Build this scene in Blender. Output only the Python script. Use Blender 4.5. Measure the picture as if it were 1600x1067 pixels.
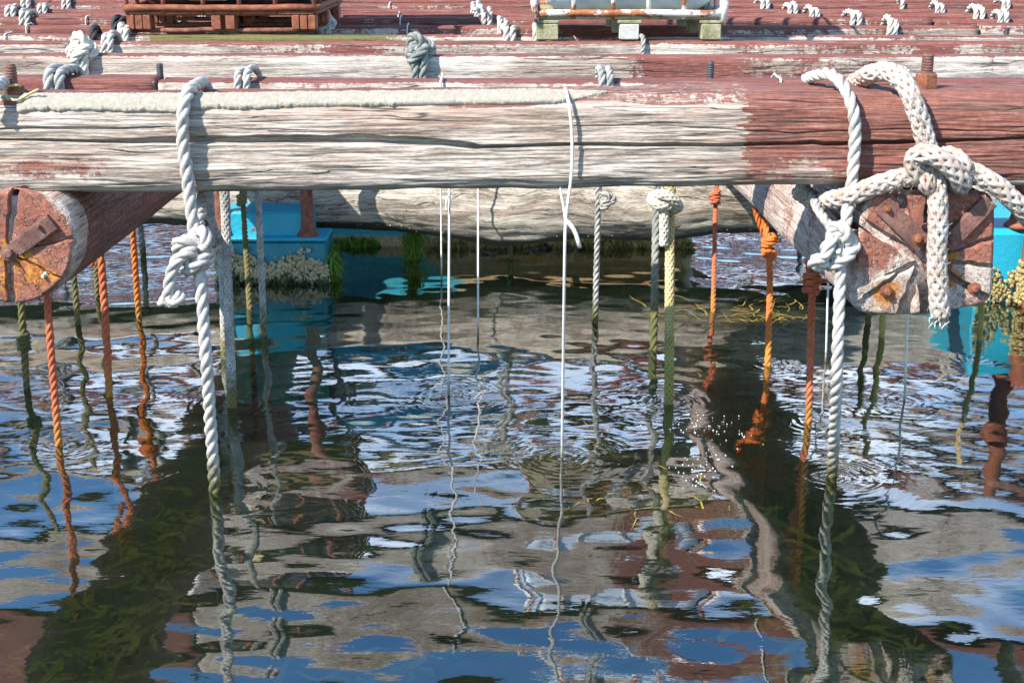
import bpy, math, random
import numpy as np
from mathutils import Vector, noise as mn

for o in list(bpy.data.objects): bpy.data.objects.remove(o)
S = bpy.context.scene
C = S.collection
random.seed(7); RNG = np.random.default_rng(7)
rad = math.radians

# ------------------------------------------------------------------ camera
CAM_D, CAM_H, PITCH, FPX = 4.20, 1.77, rad(16.8), 2117.0     # metres in front of the beam / above the water
cam = bpy.data.cameras.new('Camera'); co_ = bpy.data.objects.new('Camera', cam); C.objects.link(co_)
cam.sensor_width = 36.0; cam.lens = 36.0 * FPX / 1600.0; cam.clip_end = 1000
co_.location = (0, -CAM_D, CAM_H); co_.rotation_euler = (math.pi/2 - PITCH, 0, 0)
S.camera = co_

# ------------------------------------------------------------------ sky, sun, exposure
SUN_EL, SUN_AZ = rad(43), rad(180 + 50)       # high, from the left and behind the camera
w = bpy.data.worlds.new('World'); S.world = w; w.use_nodes = True
wt = w.node_tree; wn = wt.nodes; wl = wt.links
for n in list(wn): wn.remove(n)
wout = wn.new('ShaderNodeOutputWorld')
sky = wn.new('ShaderNodeTexSky'); sky.sky_type = 'NISHITA'; sky.sun_disc = False
sky.sun_elevation = SUN_EL; sky.sun_rotation = SUN_AZ
sky.air_density = 1.0; sky.dust_density = 0.0; sky.ozone_density = 2.0
bg1 = wn.new('ShaderNodeBackground'); bg1.inputs[1].default_value = 0.15
hs = wn.new('ShaderNodeHueSaturation'); hs.inputs['Saturation'].default_value = 1.25; wl.new(sky.outputs[0], hs.inputs['Color']); wl.new(hs.outputs[0], bg1.inputs[0])
bg2 = wn.new('ShaderNodeBackground'); bg2.inputs[0].default_value = (0.88, 0.94, 1.0, 1); bg2.inputs[1].default_value = 2.4
tc = wn.new('ShaderNodeTexCoord')
sp = wn.new('ShaderNodeSeparateXYZ'); wl.new(tc.outputs['Generated'], sp.inputs[0])
ad = wn.new('ShaderNodeMath'); ad.operation = 'ADD'; ad.inputs[1].default_value = 0.12; wl.new(sp.outputs[2], ad.inputs[0])
mx = wn.new('ShaderNodeMath'); mx.operation = 'MAXIMUM'; mx.inputs[1].default_value = 0.05; wl.new(ad.outputs[0], mx.inputs[0])
dv = wn.new('ShaderNodeVectorMath'); dv.operation = 'DIVIDE'; wl.new(tc.outputs['Generated'], dv.inputs[0])
cb = wn.new('ShaderNodeCombineXYZ')
for i in range(3): wl.new(mx.outputs[0], cb.inputs[i])
wl.new(cb.outputs[0], dv.inputs[1])
cn = wn.new('ShaderNodeTexNoise'); cn.inputs['Scale'].default_value = 0.62; cn.inputs['Detail'].default_value = 8
cn.inputs['Roughness'].default_value = 0.55
cof = wn.new('ShaderNodeVectorMath'); cof.operation = 'ADD'; cof.inputs[1].default_value = (.2, -.62, 0); wl.new(dv.outputs[0], cof.inputs[0]); wl.new(cof.outputs[0], cn.inputs['Vector'])
cr = wn.new('ShaderNodeMapRange'); cr.interpolation_type = 'SMOOTHSTEP'
cr.inputs['From Min'].default_value = 0.53; cr.inputs['From Max'].default_value = 0.86; wl.new(cn.outputs[0], cr.inputs['Value'])
mixw = wn.new('ShaderNodeMixShader'); wl.new(cr.outputs[0], mixw.inputs[0])
wl.new(bg1.outputs[0], mixw.inputs[1]); wl.new(bg2.outputs[0], mixw.inputs[2]); wl.new(mixw.outputs[0], wout.inputs[0])
sl = bpy.data.lights.new('Sun', 'SUN'); sl.energy = 4.8; sl.angle = rad(0.5); sl.color = (1.0, 0.93, 0.84)
so = bpy.data.objects.new('Sun', sl); C.objects.link(so)
sdir = Vector((math.sin(SUN_AZ)*math.cos(SUN_EL), math.cos(SUN_AZ)*math.cos(SUN_EL), math.sin(SUN_EL)))
so.rotation_euler = sdir.to_track_quat('Z', 'Y').to_euler(); so.location = (-6, -8, 10)
S.view_settings.view_transform = 'Standard'; S.view_settings.look = 'None'
S.view_settings.exposure = 0.95; S.view_settings.gamma = 1.0; S.view_settings.use_curve_mapping = False
try:
    S.cycles.max_bounces = 6; S.cycles.diffuse_bounces = 2; S.cycles.glossy_bounces = 3; S.cycles.transparent_max_bounces = 10
    S.cycles.caustics_reflective = False; S.cycles.caustics_refractive = False
except Exception: pass

# ------------------------------------------------------------------ photo pixel -> point on a known plane
_ct, _st = math.cos(PITCH), math.sin(PITCH)
def ray(px, py):
    a, b = (px-800)/FPX, -(py-533.5)/FPX
    return np.array([a, _ct + b*_st, -_st + b*_ct])
ORG = np.array([0, -CAM_D, CAM_H])
def P(px, py, Y=0.0):
    r = ray(px, py); return ORG + r*((Y + CAM_D)/r[1])
def PZ(px, py, z=0.0):
    r = ray(px, py); return ORG + r*((z - CAM_H)/r[2])
def proj(p):
    d = np.asarray(p) - ORG
    dep = d[1]*_ct - d[2]*_st; up = d[1]*_st + d[2]*_ct
    return 800 + FPX*d[0]/dep, 533.5 - FPX*up/dep

# ------------------------------------------------------------------ helpers: objects
def tag(o, label=None, cat=None, group=None, kind=None):
    if label: o['label'] = label
    if cat: o['category'] = cat
    if group: o['group'] = group
    if kind: o['kind'] = kind
    return o
def empty(name, loc, label, cat, group=None):
    o = bpy.data.objects.new(name, None); C.objects.link(o); o.location = tuple(loc); o.empty_display_size = 0.05
    return tag(o, label, cat, group)
def mesh(name, V, F, mat, parent=None, smooth=True, attrs=None):
    """link one mesh object; V in world coordinates, re-based on the parent's (or its own) origin"""
    V = np.asarray(V, float)
    base = np.array(parent.matrix_world.translation if False else root_loc(parent)) if parent else V.mean(0)*np.array([1, 1, 1])
    me = bpy.data.meshes.new(name)
    me.from_pydata((V - base).tolist(), [], F)
    if attrs:
        for k, a in attrs.items():
            at = me.attributes.new(k, 'FLOAT', 'POINT'); at.data.foreach_set('value', np.asarray(a, np.float32))
    me.materials.append(mat)
    if smooth: me.polygons.foreach_set('use_smooth', [True]*len(me.polygons))
    me.update()
    o = bpy.data.objects.new(name, me); C.objects.link(o)
    if parent: o.parent = parent
    else: o.location = base
    return o
def root_loc(o):
    p = np.array(o.location)
    while o.parent: o = o.parent; p = p + np.array(o.location)
    return p
class MB:
    def __init__(s): s.V = []; s.F = []; s.n = 0
    def add(s, V, F):
        s.V.append(np.asarray(V, float)); k = s.n
        s.F += [tuple(i+k for i in f) for f in F]; s.n += len(V); return s
    def out(s): return np.concatenate(s.V), s.F
def box_vf(c, size, bev=0.0, rz=0.0, jit=0.0):
    """bevelled box: three stacked rounded outlines"""
    sx, sy, sz = [k/2 for k in size]; b = min(bev, sx*.9, sy*.9, sz*.9)
    if b <= 0: b = min(sx, sy, sz)*.04
    rings = [(-sz, b), (-sz+b, 0), (sz-b, 0), (sz, b)]
    V = []
    for z, i in rings:
        x, y = sx-i, sy-i; k = b*.6
        V += [(x-k, -y, z), (x, -y+k, z), (x, y-k, z), (x-k, y, z), (-x+k, y, z), (-x, y-k, z), (-x, -y+k, z), (-x+k, -y, z)]
    F = []
    for r in range(3):
        for j in range(8): F.append((r*8+j, r*8+(j+1) % 8, r*8+8+(j+1) % 8, r*8+8+j))
    F.append(tuple(range(7, -1, -1))); F.append(tuple(range(24, 32)))
    V = np.array(V)
    if jit: V = V + RNG.normal(0, jit, V.shape)
    c_, s_ = math.cos(rz), math.sin(rz)
    V = np.stack([V[:, 0]*c_-V[:, 1]*s_, V[:, 0]*s_+V[:, 1]*c_, V[:, 2]], 1) + np.asarray(c)
    return V, F
def catmull(pts, ds):
    p = np.asarray(pts, float)
    if len(p) == 2: p = np.array([p[0], (p[0]+p[1])/2, p[1]])
    q = np.vstack([2*p[0]-p[1], p, 2*p[-1]-p[-2]]); out = []
    for i in range(len(p)-1):
        a, b, c, d = q[i:i+4]; n = max(2, int(np.linalg.norm(c-b)/ds))
        t = np.linspace(0, 1, n, endpoint=False)[:, None]
        out.append(.5*((2*b)+(-a+c)*t+(2*a-5*b+4*c-d)*t**2+(-a+3*b-3*c+d)*t**3))
    out.append(p[-1:]); return np.vstack(out)
def frames(path):
    T = np.gradient(path, axis=0); T /= np.linalg.norm(T, axis=1)[:, None]+1e-12
    n = np.cross(T[0], [0.3, 1, .1]); n /= np.linalg.norm(n); N = [n]
    for t in T[1:]:
        n = n - t*np.dot(n, t); n /= np.linalg.norm(n)+1e-12; N.append(n)
    N = np.array(N); return T, N, np.cross(T, N)
def tube_vf(path, r, sides=6, cap=True):
    path = np.asarray(path); T, N, B = frames(path); n = len(path)
    rr = np.broadcast_to(np.asarray(r, float), (n,))
    a = np.linspace(0, 2*math.pi, sides, endpoint=False)
    V = path[:, None]+rr[:, None, None]*(np.cos(a)[None, :, None]*N[:, None]+np.sin(a)[None, :, None]*B[:, None])
    F = [(i*sides+j, i*sides+(j+1) % sides, (i+1)*sides+(j+1) % sides, (i+1)*sides+j) for i in range(n-1) for j in range(sides)]
    if cap: F += [tuple(range(sides-1, -1, -1)), tuple(range((n-1)*sides, n*sides))]
    return V.reshape(-1, 3), F
def rope_vf(pts, r, kind='twist', pitch=None, smooth_path=True, sides=6):
    """a laid rope of three strands, a plaited one of eight, or a single line"""
    mb = MB()
    if kind == 'line': return mb.add(*tube_vf(catmull(pts, .03), r, 5)).out()
    path = catmull(pts, r*.45)
    T, N, B = frames(path)
    s = np.concatenate([[0], np.cumsum(np.linalg.norm(np.diff(path, axis=0), axis=1))])
    wob = np.array([1+.07*mn.noise(Vector((k*14, r*900, 0))) for k in s])
    if kind == 'twist':
        pitch = pitch or r*6.5
        for k in range(3):
            a = 2*math.pi*(s/pitch+k/3)
            c = path+(r*.5*wob)[:, None]*(np.cos(a)[:, None]*N+np.sin(a)[:, None]*B)
            mb.add(*tube_vf(c, r*.54*wob, sides))
    else:
        pitch = pitch or r*8.5
        for sg in (1, -1):
            for k in range(6):
                a = sg*2*math.pi*(s/pitch)+2*math.pi*k/6+(0 if sg > 0 else math.pi/6)
                rr = r*.74*(1+sg*.09*np.sin(12*math.pi*s/pitch+k*math.pi))
                c = path+(rr*wob)[:, None]*(np.cos(a)[:, None]*N+np.sin(a)[:, None]*B)
                mb.add(*tube_vf(c, r*.31, 5))
    return mb.out()
def trefoil(c, sc, ang=0.0, flat=.75):
    t = np.linspace(0, 2*math.pi, 15)[:-1]
    x = np.sin(t)+2*np.sin(2*t); y = np.cos(t)-2*np.cos(2*t); z = -np.sin(3*t)*1.1
    ca, sa = math.cos(ang), math.sin(ang)
    p = np.stack([x*ca-y*sa, z*flat, x*sa+y*ca], 1)*sc/3.0
    return np.vstack([p, p[:1]])+np.asarray(c)
def coil(c, R, turns, height, tilt=0.0, ph=0.0):
    t = np.linspace(0, 1, int(turns*9)+2); a = 2*math.pi*turns*t+ph
    p = np.stack([R*np.cos(a), R*np.sin(a), (t-.5)*height+R*tilt*np.cos(a)], 1)
    return p+np.asarray(c)
def fbm(x, y, z, o=3):
    v = 0; a = .5
    for i in range(o): v += a*mn.noise(Vector((x, y, z))); x *= 2.1; y *= 2.1; z *= 2.1; a *= .5
    return v

# ------------------------------------------------------------------ helpers: materials
def new_mat(name):
    m = bpy.data.materials.new(name); m.use_nodes = True; t = m.node_tree
    for n in list(t.nodes): t.nodes.remove(n)
    out = t.nodes.new('ShaderNodeOutputMaterial'); b = t.nodes.new('ShaderNodeBsdfPrincipled')
    t.links.new(b.outputs[0], out.inputs[0]); return m, t, b, out
class G:
    """tiny node-graph writer"""
    def __init__(s, t): s.t = t
    def put(s, sock, v):
        if v is None: return
        if isinstance(v, bpy.types.NodeSocket): s.t.links.new(v, sock)
        else:
            if hasattr(sock, 'default_value') and isinstance(v, (tuple, list)) and len(v) == 3 and sock.type == 'RGBA': v = (*v, 1)
            sock.default_value = v
    def math(s, op, a, b=None, c=None):
        n = s.t.nodes.new('ShaderNodeMath'); n.operation = op
        s.put(n.inputs[0], a); s.put(n.inputs[1], b); s.put(n.inputs[2], c); return n.outputs[0]
    def coords(s, kind='Object'):
        return s.t.nodes.new('ShaderNodeTexCoord').outputs[kind]
    def pos(s): return s.t.nodes.new('ShaderNodeNewGeometry').outputs['Position']
    def rnd(s): return s.t.nodes.new('ShaderNodeObjectInfo').outputs['Random']
    def attr(s, n_):
        n = s.t.nodes.new('ShaderNodeAttribute'); n.attribute_name = n_; return n.outputs['Fac']
    def vmul(s, v, k):
        n = s.t.nodes.new('ShaderNodeVectorMath'); n.operation = 'MULTIPLY'; s.put(n.inputs[0], v); n.inputs[1].default_value = k; return n.outputs[0]
    def vadd(s, v, k):
        n = s.t.nodes.new('ShaderNodeVectorMath'); n.operation = 'ADD'; s.put(n.inputs[0], v); s.put(n.inputs[1], k); return n.outputs[0]
    def noise(s, v, scale=1, detail=4, rough=.55, dist=0.0, col=False):
        n = s.t.nodes.new('ShaderNodeTexNoise'); s.put(n.inputs['Vector'], v); n.inputs['Scale'].default_value = scale
        n.inputs['Detail'].default_value = detail; n.inputs['Roughness'].default_value = rough; n.inputs['Distortion'].default_value = dist
        return n.outputs[1 if col else 0]
    def voro(s, v, scale, feat='F1'):
        n = s.t.nodes.new('ShaderNodeTexVoronoi'); n.feature = feat; s.put(n.inputs['Vector'], v); n.inputs['Scale'].default_value = scale
        return n.outputs['Distance']
    def step(s, v, a, b):
        n = s.t.nodes.new('ShaderNodeMapRange'); n.interpolation_type = 'SMOOTHSTEP'; s.put(n.inputs['Value'], v)
        n.inputs['From Min'].default_value = a; n.inputs['From Max'].default_value = b; return n.outputs[0]
    def mix(s, f, a, b):
        n = s.t.nodes.new('ShaderNodeMix'); n.data_type = 'RGBA'; s.put(n.inputs[0], f); s.put(n.inputs[6], a); s.put(n.inputs[7], b); return n.outputs[2]
    def ramp(s, v, stops):
        n = s.t.nodes.new('ShaderNodeValToRGB'); s.put(n.inputs[0], v); e = n.color_ramp.elements
        while len(e) < len(stops): e.new(.5)
        for i, (p, c) in enumerate(stops): e[i].position = p; e[i].color = (*c, 1)
        return n.outputs[0]
    def bump(s, h, strength, dist=.01):
        n = s.t.nodes.new('ShaderNodeBump'); s.put(n.inputs['Height'], h); n.inputs['Strength'].default_value = strength; n.inputs['Distance'].default_value = dist
        return n.outputs[0]

def mat_wood(name, axis='x', light=(.66, .61, .55), mid=(.40, .35, .30), dark=(.13, .10, .08), paint=(.27, .085, .06), paint2=(.36, .15, .115),
             moss=False, rust=False, foul=False, swirl=0.0, breakup=.9, spot=.75):
    m, t, b, out = new_mat(name); g = G(t)
    o3 = t.nodes.new('ShaderNodeCombineXYZ'); r_ = g.math('MULTIPLY', g.rnd(), 60.0)
    for i in range(3): g.put(o3.inputs[i], r_)
    v0 = g.vadd(g.coords(), o3.outputs[0])
    st = (lambda a, c: (a, c, c)) if axis == 'x' else ((lambda a, c: (c, a, c)) if axis == 'y' else (lambda a, c: (c, c, c)))
    if swirl:
        nz = t.nodes.new('ShaderNodeVectorMath'); nz.operation = 'MULTIPLY_ADD'
        g.put(nz.inputs[0], g.noise(g.vmul(v0, (2.2, 3.0, 3.0)), 1, 2, col=True)); nz.inputs[1].default_value = (swirl,)*3; g.put(nz.inputs[2], v0); v0 = nz.outputs[0]
    g1 = g.noise(g.vmul(v0, st(2.6, 44)), 1, 6, .72, .5)
    g2 = g.noise(g.vmul(v0, st(7, 190)), 1, 3, .7)
    g3 = g.noise(g.vmul(v0, st(34, 260)), 1, 3, .75)
    big = g.noise(g.vmul(v0, st(1.6, 5)), 1, 2)
    spk = g.noise(v0, 46, 3, .75)
    tone = g.math('ADD', g.math('ADD', g.math('MULTIPLY', g1, .50), g.math('MULTIPLY', g3, .26)), g.math('ADD', g.math('MULTIPLY', g2, .26), g.math('MULTIPLY', big, .26)))
    wood = g.ramp(tone, [(.52, dark), (.60, mid), (.67, light), (.77, tuple(min(1, k*1.38) for k in light))])
    wood = g.mix(g.step(g.noise(g.vmul(v0, st(1.1, 7)), 1, 4), .5, .72), wood, g.mix(.55, wood, (.34, .20, .14)))
    wood = g.mix(g.math('MULTIPLY', g.step(g.noise(g.vmul(v0, st(4, 11)), 1, 4, .7), .53, .70), .5), wood, (.19, .15, .125))
    # long thin drying checks
    ck = g.noise(g.vmul(v0, st(.8, 22)), 1, 3, .5)
    line = g.math('SUBTRACT', 1.0, g.step(g.math('ABSOLUTE', g.math('SUBTRACT', ck, .5)), .0, .013))
    line = g.math('MULTIPLY', line, g.step(g.noise(g.vmul(v0, st(1.3, 6)), 1, 2), .44, .54))
    run = g.noise(g.vmul(v0, (15, 15, 2.0)), 1, 3)
    pm = g.math('ADD', g.attr('paint'), g.math('MULTIPLY', g.math('SUBTRACT', g1, .5), breakup))
    pm = g.math('ADD', pm, g.math('MULTIPLY', g.math('SUBTRACT', spk, .5), spot))
    pm = g.math('ADD', pm, g.math('MULTIPLY', g.math('SUBTRACT', run, .5), .35))
    mask = g.step(pm, .46, .60)
    pcol = g.mix(g.step(g.math('ADD', g.math('MULTIPLY', spk, .5), g.math('MULTIPLY', g2, .5)), .40, .66), paint, paint2)
    pcol = g.mix(g.math('MULTIPLY', g.step(g1, .54, .36), .75), pcol, (.10, .055, .045))
    pcol = g.mix(g.math('MULTIPLY', g.step(g2, .52, .68), .45), pcol, (.44, .27, .22))
    col = g.mix(mask, wood, pcol)
    if moss: col = g.mix(g.step(g.math('ADD', g.attr('moss'), g.math('MULTIPLY', g.math('SUBTRACT', spk, .5), .9)), .4, .75), col, g.mix(spk, (.08, .09, .02), (.22, .17, .06)))
    if rust: col = g.mix(g.step(g.math('ADD', g.attr('rust'), g.math('MULTIPLY', g.math('SUBTRACT', spk, .5), 1.1)), .35, .7), col, g.mix(g.step(spk, .4, .6), (.34, .10, .02), (.58, .25, .04)))
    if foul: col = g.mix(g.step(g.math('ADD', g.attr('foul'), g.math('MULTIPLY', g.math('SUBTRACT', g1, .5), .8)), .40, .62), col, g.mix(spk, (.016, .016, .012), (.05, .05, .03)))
    col = g.mix(g.math('MULTIPLY', line, .85), col, (.03, .022, .018))
    g.put(b.inputs['Base Color'], col); b.inputs['Roughness'].default_value = .82
    h = g.math('ADD', g.math('MULTIPLY', g1, .9), g.math('ADD', g.math('MULTIPLY', g2, .5), g.math('MULTIPLY', g3, .35)))
    h = g.math('SUBTRACT', g.math('ADD', h, g.math('MULTIPLY', mask, .10)), g.math('MULTIPLY', line, .9))
    g.put(b.inputs['Normal'], g.bump(h, .75, .010)); return m

def mat_rope(name, c1, c2, wet=True, z0=.03, z1=.17, algae=((.17, .135, .045), (.09, .10, .028)), amount=1.0):
    m, t, b, out = new_mat(name); g = G(t); p = g.pos()
    n1 = g.noise(p, 22, 4, .7); n2 = g.noise(p, 260, 3, .6); n3 = g.noise(p, 7, 3)
    col = g.mix(g.step(g.math('ADD', g.math('MULTIPLY', n1, .6), g.math('MULTIPLY', n2, .4)), .36, .62), c2, c1)
    if wet:      # weed grows on the foot of the rope, in and just above the water
        sx = t.nodes.new('ShaderNodeSeparateXYZ'); g.put(sx.inputs[0], p)
        zz = g.math('ADD', sx.outputs[2], g.math('MULTIPLY', g.math('SUBTRACT', n1, .5), .22))
        al = g.mix(g.step(n3, .4, .6), algae[0], algae[1])
        col = g.mix(g.math('MULTIPLY', g.math('SUBTRACT', 1.0, g.step(zz, z0, z1)), amount), col, al)
    g.put(b.inputs['Base Color'], col); b.inputs['Roughness'].default_value = .85
    g.put(b.inputs['Normal'], g.bump(g.math('ADD', n2, g.math('MULTIPLY', g.noise(p, 700, 2), .6)), .6, .004)); return m

def mat_rust(name, base=(.22, .07, .035), hi=(.42, .15, .05), paint=None, pamt=.5, scale=14, rough=.8):
    m, t, b, out = new_mat(name); g = G(t); v = g.pos()
    n1 = g.noise(v, scale, 6, .7); n2 = g.noise(v, scale*9, 4, .7)
    col = g.ramp(g.math('ADD', g.math('MULTIPLY', n1, .6), g.math('MULTIPLY', n2, .4)), [(.34, tuple(k*.4 for k in base)), (.46, base), (.58, hi), (.72, tuple(min(1, k*1.4) for k in hi))])
    if paint: col = g.mix(g.step(g.math('ADD', g.noise(v, scale*.5, 5, .7), g.math('MULTIPLY', n2, .25)), pamt, pamt+.09), col, paint)
    g.put(b.inputs['Base Color'], col); b.inputs['Roughness'].default_value = rough
    g.put(b.inputs['Normal'], g.bump(g.math('ADD', n1, n2), .6, .006)); return m

def mat_simple(name, c1, c2, scale=20, rough=.6, bump=.3, dist=.004, streak=None):
    m, t, b, out = new_mat(name); g = G(t); v = g.pos()
    n1 = g.noise(v, scale, 6, .65); n2 = g.noise(v, scale*8, 3, .6)
    f = g.step(g.math('ADD', g.math('MULTIPLY', n1, .7), g.math('MULTIPLY', n2, .3)), .36, .64)
    col = g.mix(f, c1, c2)
    if streak: col = g.mix(g.step(g.noise(g.vmul(v, (9, 9, 1.2)), 1, 5, .7), .56, .70), col, streak)
    g.put(b.inputs['Base Color'], col); b.inputs['Roughness'].default_value = rough
    g.put(b.inputs['Normal'], g.bump(g.math('ADD', n1, n2), bump, dist)); return m

M = {}
M['front'] = mat_wood('weathered_front_timber', light=(.53, .465, .395), mid=(.33, .265, .21), paint=(.21, .066, .044), paint2=(.32, .135, .098))
M['beam'] = mat_wood('peeling_red_timber', light=(.58, .52, .44), mid=(.36, .29, .23), moss=True, paint=(.19, .052, .038), paint2=(.28, .098, .074))
M['log'] = mat_wood('red_painted_log', axis='y', light=(.62, .52, .46), mid=(.42, .30, .25), paint=(.21, .062, .048), paint2=(.42, .22, .18), rust=True)
M['logend'] = mat_wood('sawn_log_end', axis='n', light=(.62, .54, .46), mid=(.38, .26, .20), paint=(.33, .105, .062), paint2=(.40, .175, .12), rust=True, breakup=.45, spot=.45)
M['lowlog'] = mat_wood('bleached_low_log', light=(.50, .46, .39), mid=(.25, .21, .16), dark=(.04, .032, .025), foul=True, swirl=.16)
M['cement'] = mat_simple('cream_cement_crust', (.76, .67, .51), (.92, .87, .74), 60, .95, 1.0, .014)
M['white_rope'] = mat_rope('bleached_white_rope', (.62, .585, .53), (.36, .34, .31))
M['grey_rope'] = mat_rope('grey_rope', (.50, .50, .47), (.22, .22, .19))
M['grey_dark'] = mat_rope('dark_grey_rope', (.33, .34, .31), (.14, .15, .13), z0=.1, z1=.45)
M['olive_rope'] = mat_rope('olive_weedy_rope', (.36, .34, .20), (.16, .15, .07), z0=.25, z1=.7)
M['yellow_rope'] = mat_rope('yellowish_furry_rope', (.66, .56, .33), (.50, .38, .16), z0=.2, z1=.5, algae=((.40, .32, .09), (.27, .24, .06)))
M['cream_rope'] = mat_rope('cream_rope', (.76, .72, .60), (.52, .50, .42), wet=False)
M['orange_rope'] = mat_rope('orange_rope', (.80, .22, .035), (.52, .11, .025), z0=.02, z1=.2, algae=((.60, .24, .03), (.36, .20, .03)), amount=.8)
M['rusty_rope'] = mat_rope('faded_red_orange_rope', (.62, .17, .075), (.40, .09, .04), z0=.02, z1=.18, algae=((.50, .22, .03), (.30, .18, .03)), amount=.7)
M['braid'] = mat_rope('thick_braided_rope', (.62, .58, .51), (.42, .29, .23), wet=False)
M['black_rope'] = mat_rope('black_rope', (.02, .02, .022), (.05, .05, .05), wet=False)
M['line'] = mat_rope('thin_white_line', (.84, .82, .78), (.70, .66, .60), z0=-.02, z1=.12)
M['rust'] = mat_rust('rusty_steel', (.17, .06, .035), (.32, .125, .055), scale=30)
M['rust_dark'] = mat_rust('dark_rusty_strap', (.14, .065, .05), (.24, .12, .09))
M['rust_red'] = mat_rust('red_rusty_pipe', (.17, .055, .035), (.30, .13, .085), scale=24)
M['rust_orange'] = mat_rust('orange_rusty_pallet', (.20, .062, .034), (.34, .12, .055), scale=26)
M['rust_white'] = mat_rust('white_cage_with_rust', (.33, .12, .05), (.46, .20, .08), paint=(.72, .72, .70), pamt=.56, scale=9)
M['blue'] = mat_rust('turquoise_painted_steel', (.25, .10, .05), (.36, .17, .08), paint=(.015, .36, .52), pamt=.44, scale=7, rough=.45)
M['blue_dark'] = mat_simple('deep_blue_hull_paint', (.010, .15, .22), (.015, .24, .34), 10, .5, .2, streak=(.12, .07, .04))
M['tan'] = mat_simple('tan_primer', (.48, .32, .17), (.60, .42, .25), 7, .8, .4, streak=(.30, .20, .10))
M['tank_white'] = mat_simple('milky_blue_plastic', (.50, .60, .70), (.58, .67, .76), 3, .38, .06)
M['tank_black'] = mat_simple('black_plastic', (.015, .016, .018), (.03, .03, .034), 6, .4, .08)
M['label'] = mat_simple('faded_label_plate', (.72, .70, .60), (.62, .45, .10), 4, .6, .1)
M['green_wood'] = mat_simple('mossy_pallet_wood', (.20, .20, .09), (.40, .37, .25), 16, .9, .6, streak=(.10, .12, .03))
M['grey_wood'] = mat_simple('grey_pallet_wood', (.46, .44, .40), (.62, .60, .56), 16, .9, .6)
M['black_bolt'] = mat_simple('black_bolt_stub', (.03, .034, .04), (.07, .075, .08), 40, .6, .3)
M['barnacle'] = mat_simple('barnacle_shell', (.42, .33, .16), (.70, .62, .44), 60, .9, .5)
M['barn_yellow'] = mat_simple('yellow_barnacle_shell', (.26, .20, .06), (.56, .46, .22), 60, .9, .5)
M['weed'] = mat_simple('bright_green_weed', (.05, .13, .012), (.16, .30, .02), 50, .7, .2)
M['weed_dark'] = mat_simple('dark_green_weed', (.012, .035, .010), (.06, .09, .012), 40, .7, .2)
M['kelp'] = mat_simple('yellow_brown_seaweed', (.22, .13, .02), (.44, .32, .06), 26, .55, .2)
M['kelp_green'] = mat_simple('olive_seaweed', (.05, .065, .012), (.24, .21, .05), 9, .6, .2)
M['mussel'] = mat_simple('blue_black_mussel', (.012, .013, .02), (.05, .045, .05), 60, .35, .2)
M['seabed'] = mat_simple('silty_seabed', (.02, .03, .022), (.045, .055, .035), 2, .95, .3)
M['foam'] = mat_simple('foam_fleck', (.80, .80, .78), (.86, .86, .84), 60, .6, .1)

# ------------------------------------------------------------------ ropes' water entries (used by the ripples too)
B_Y = [0.0, .98, 1.90, 2.77, 3.27, 3.93, 4.65, 5.21, 5.69, 6.60, 7.25, 7.90, 8.55, 9.20, 9.85, 10.5]     # front of each beam
Z_BOT, Z_TOP = .993, 1.282          # front beam: underside, top
Z_D = 1.243                         # top of the other beams (the deck)
ZB = [.993, 1.06, 1.065, 1.12, 1.14]+[1.15]*11     # their undersides

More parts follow.
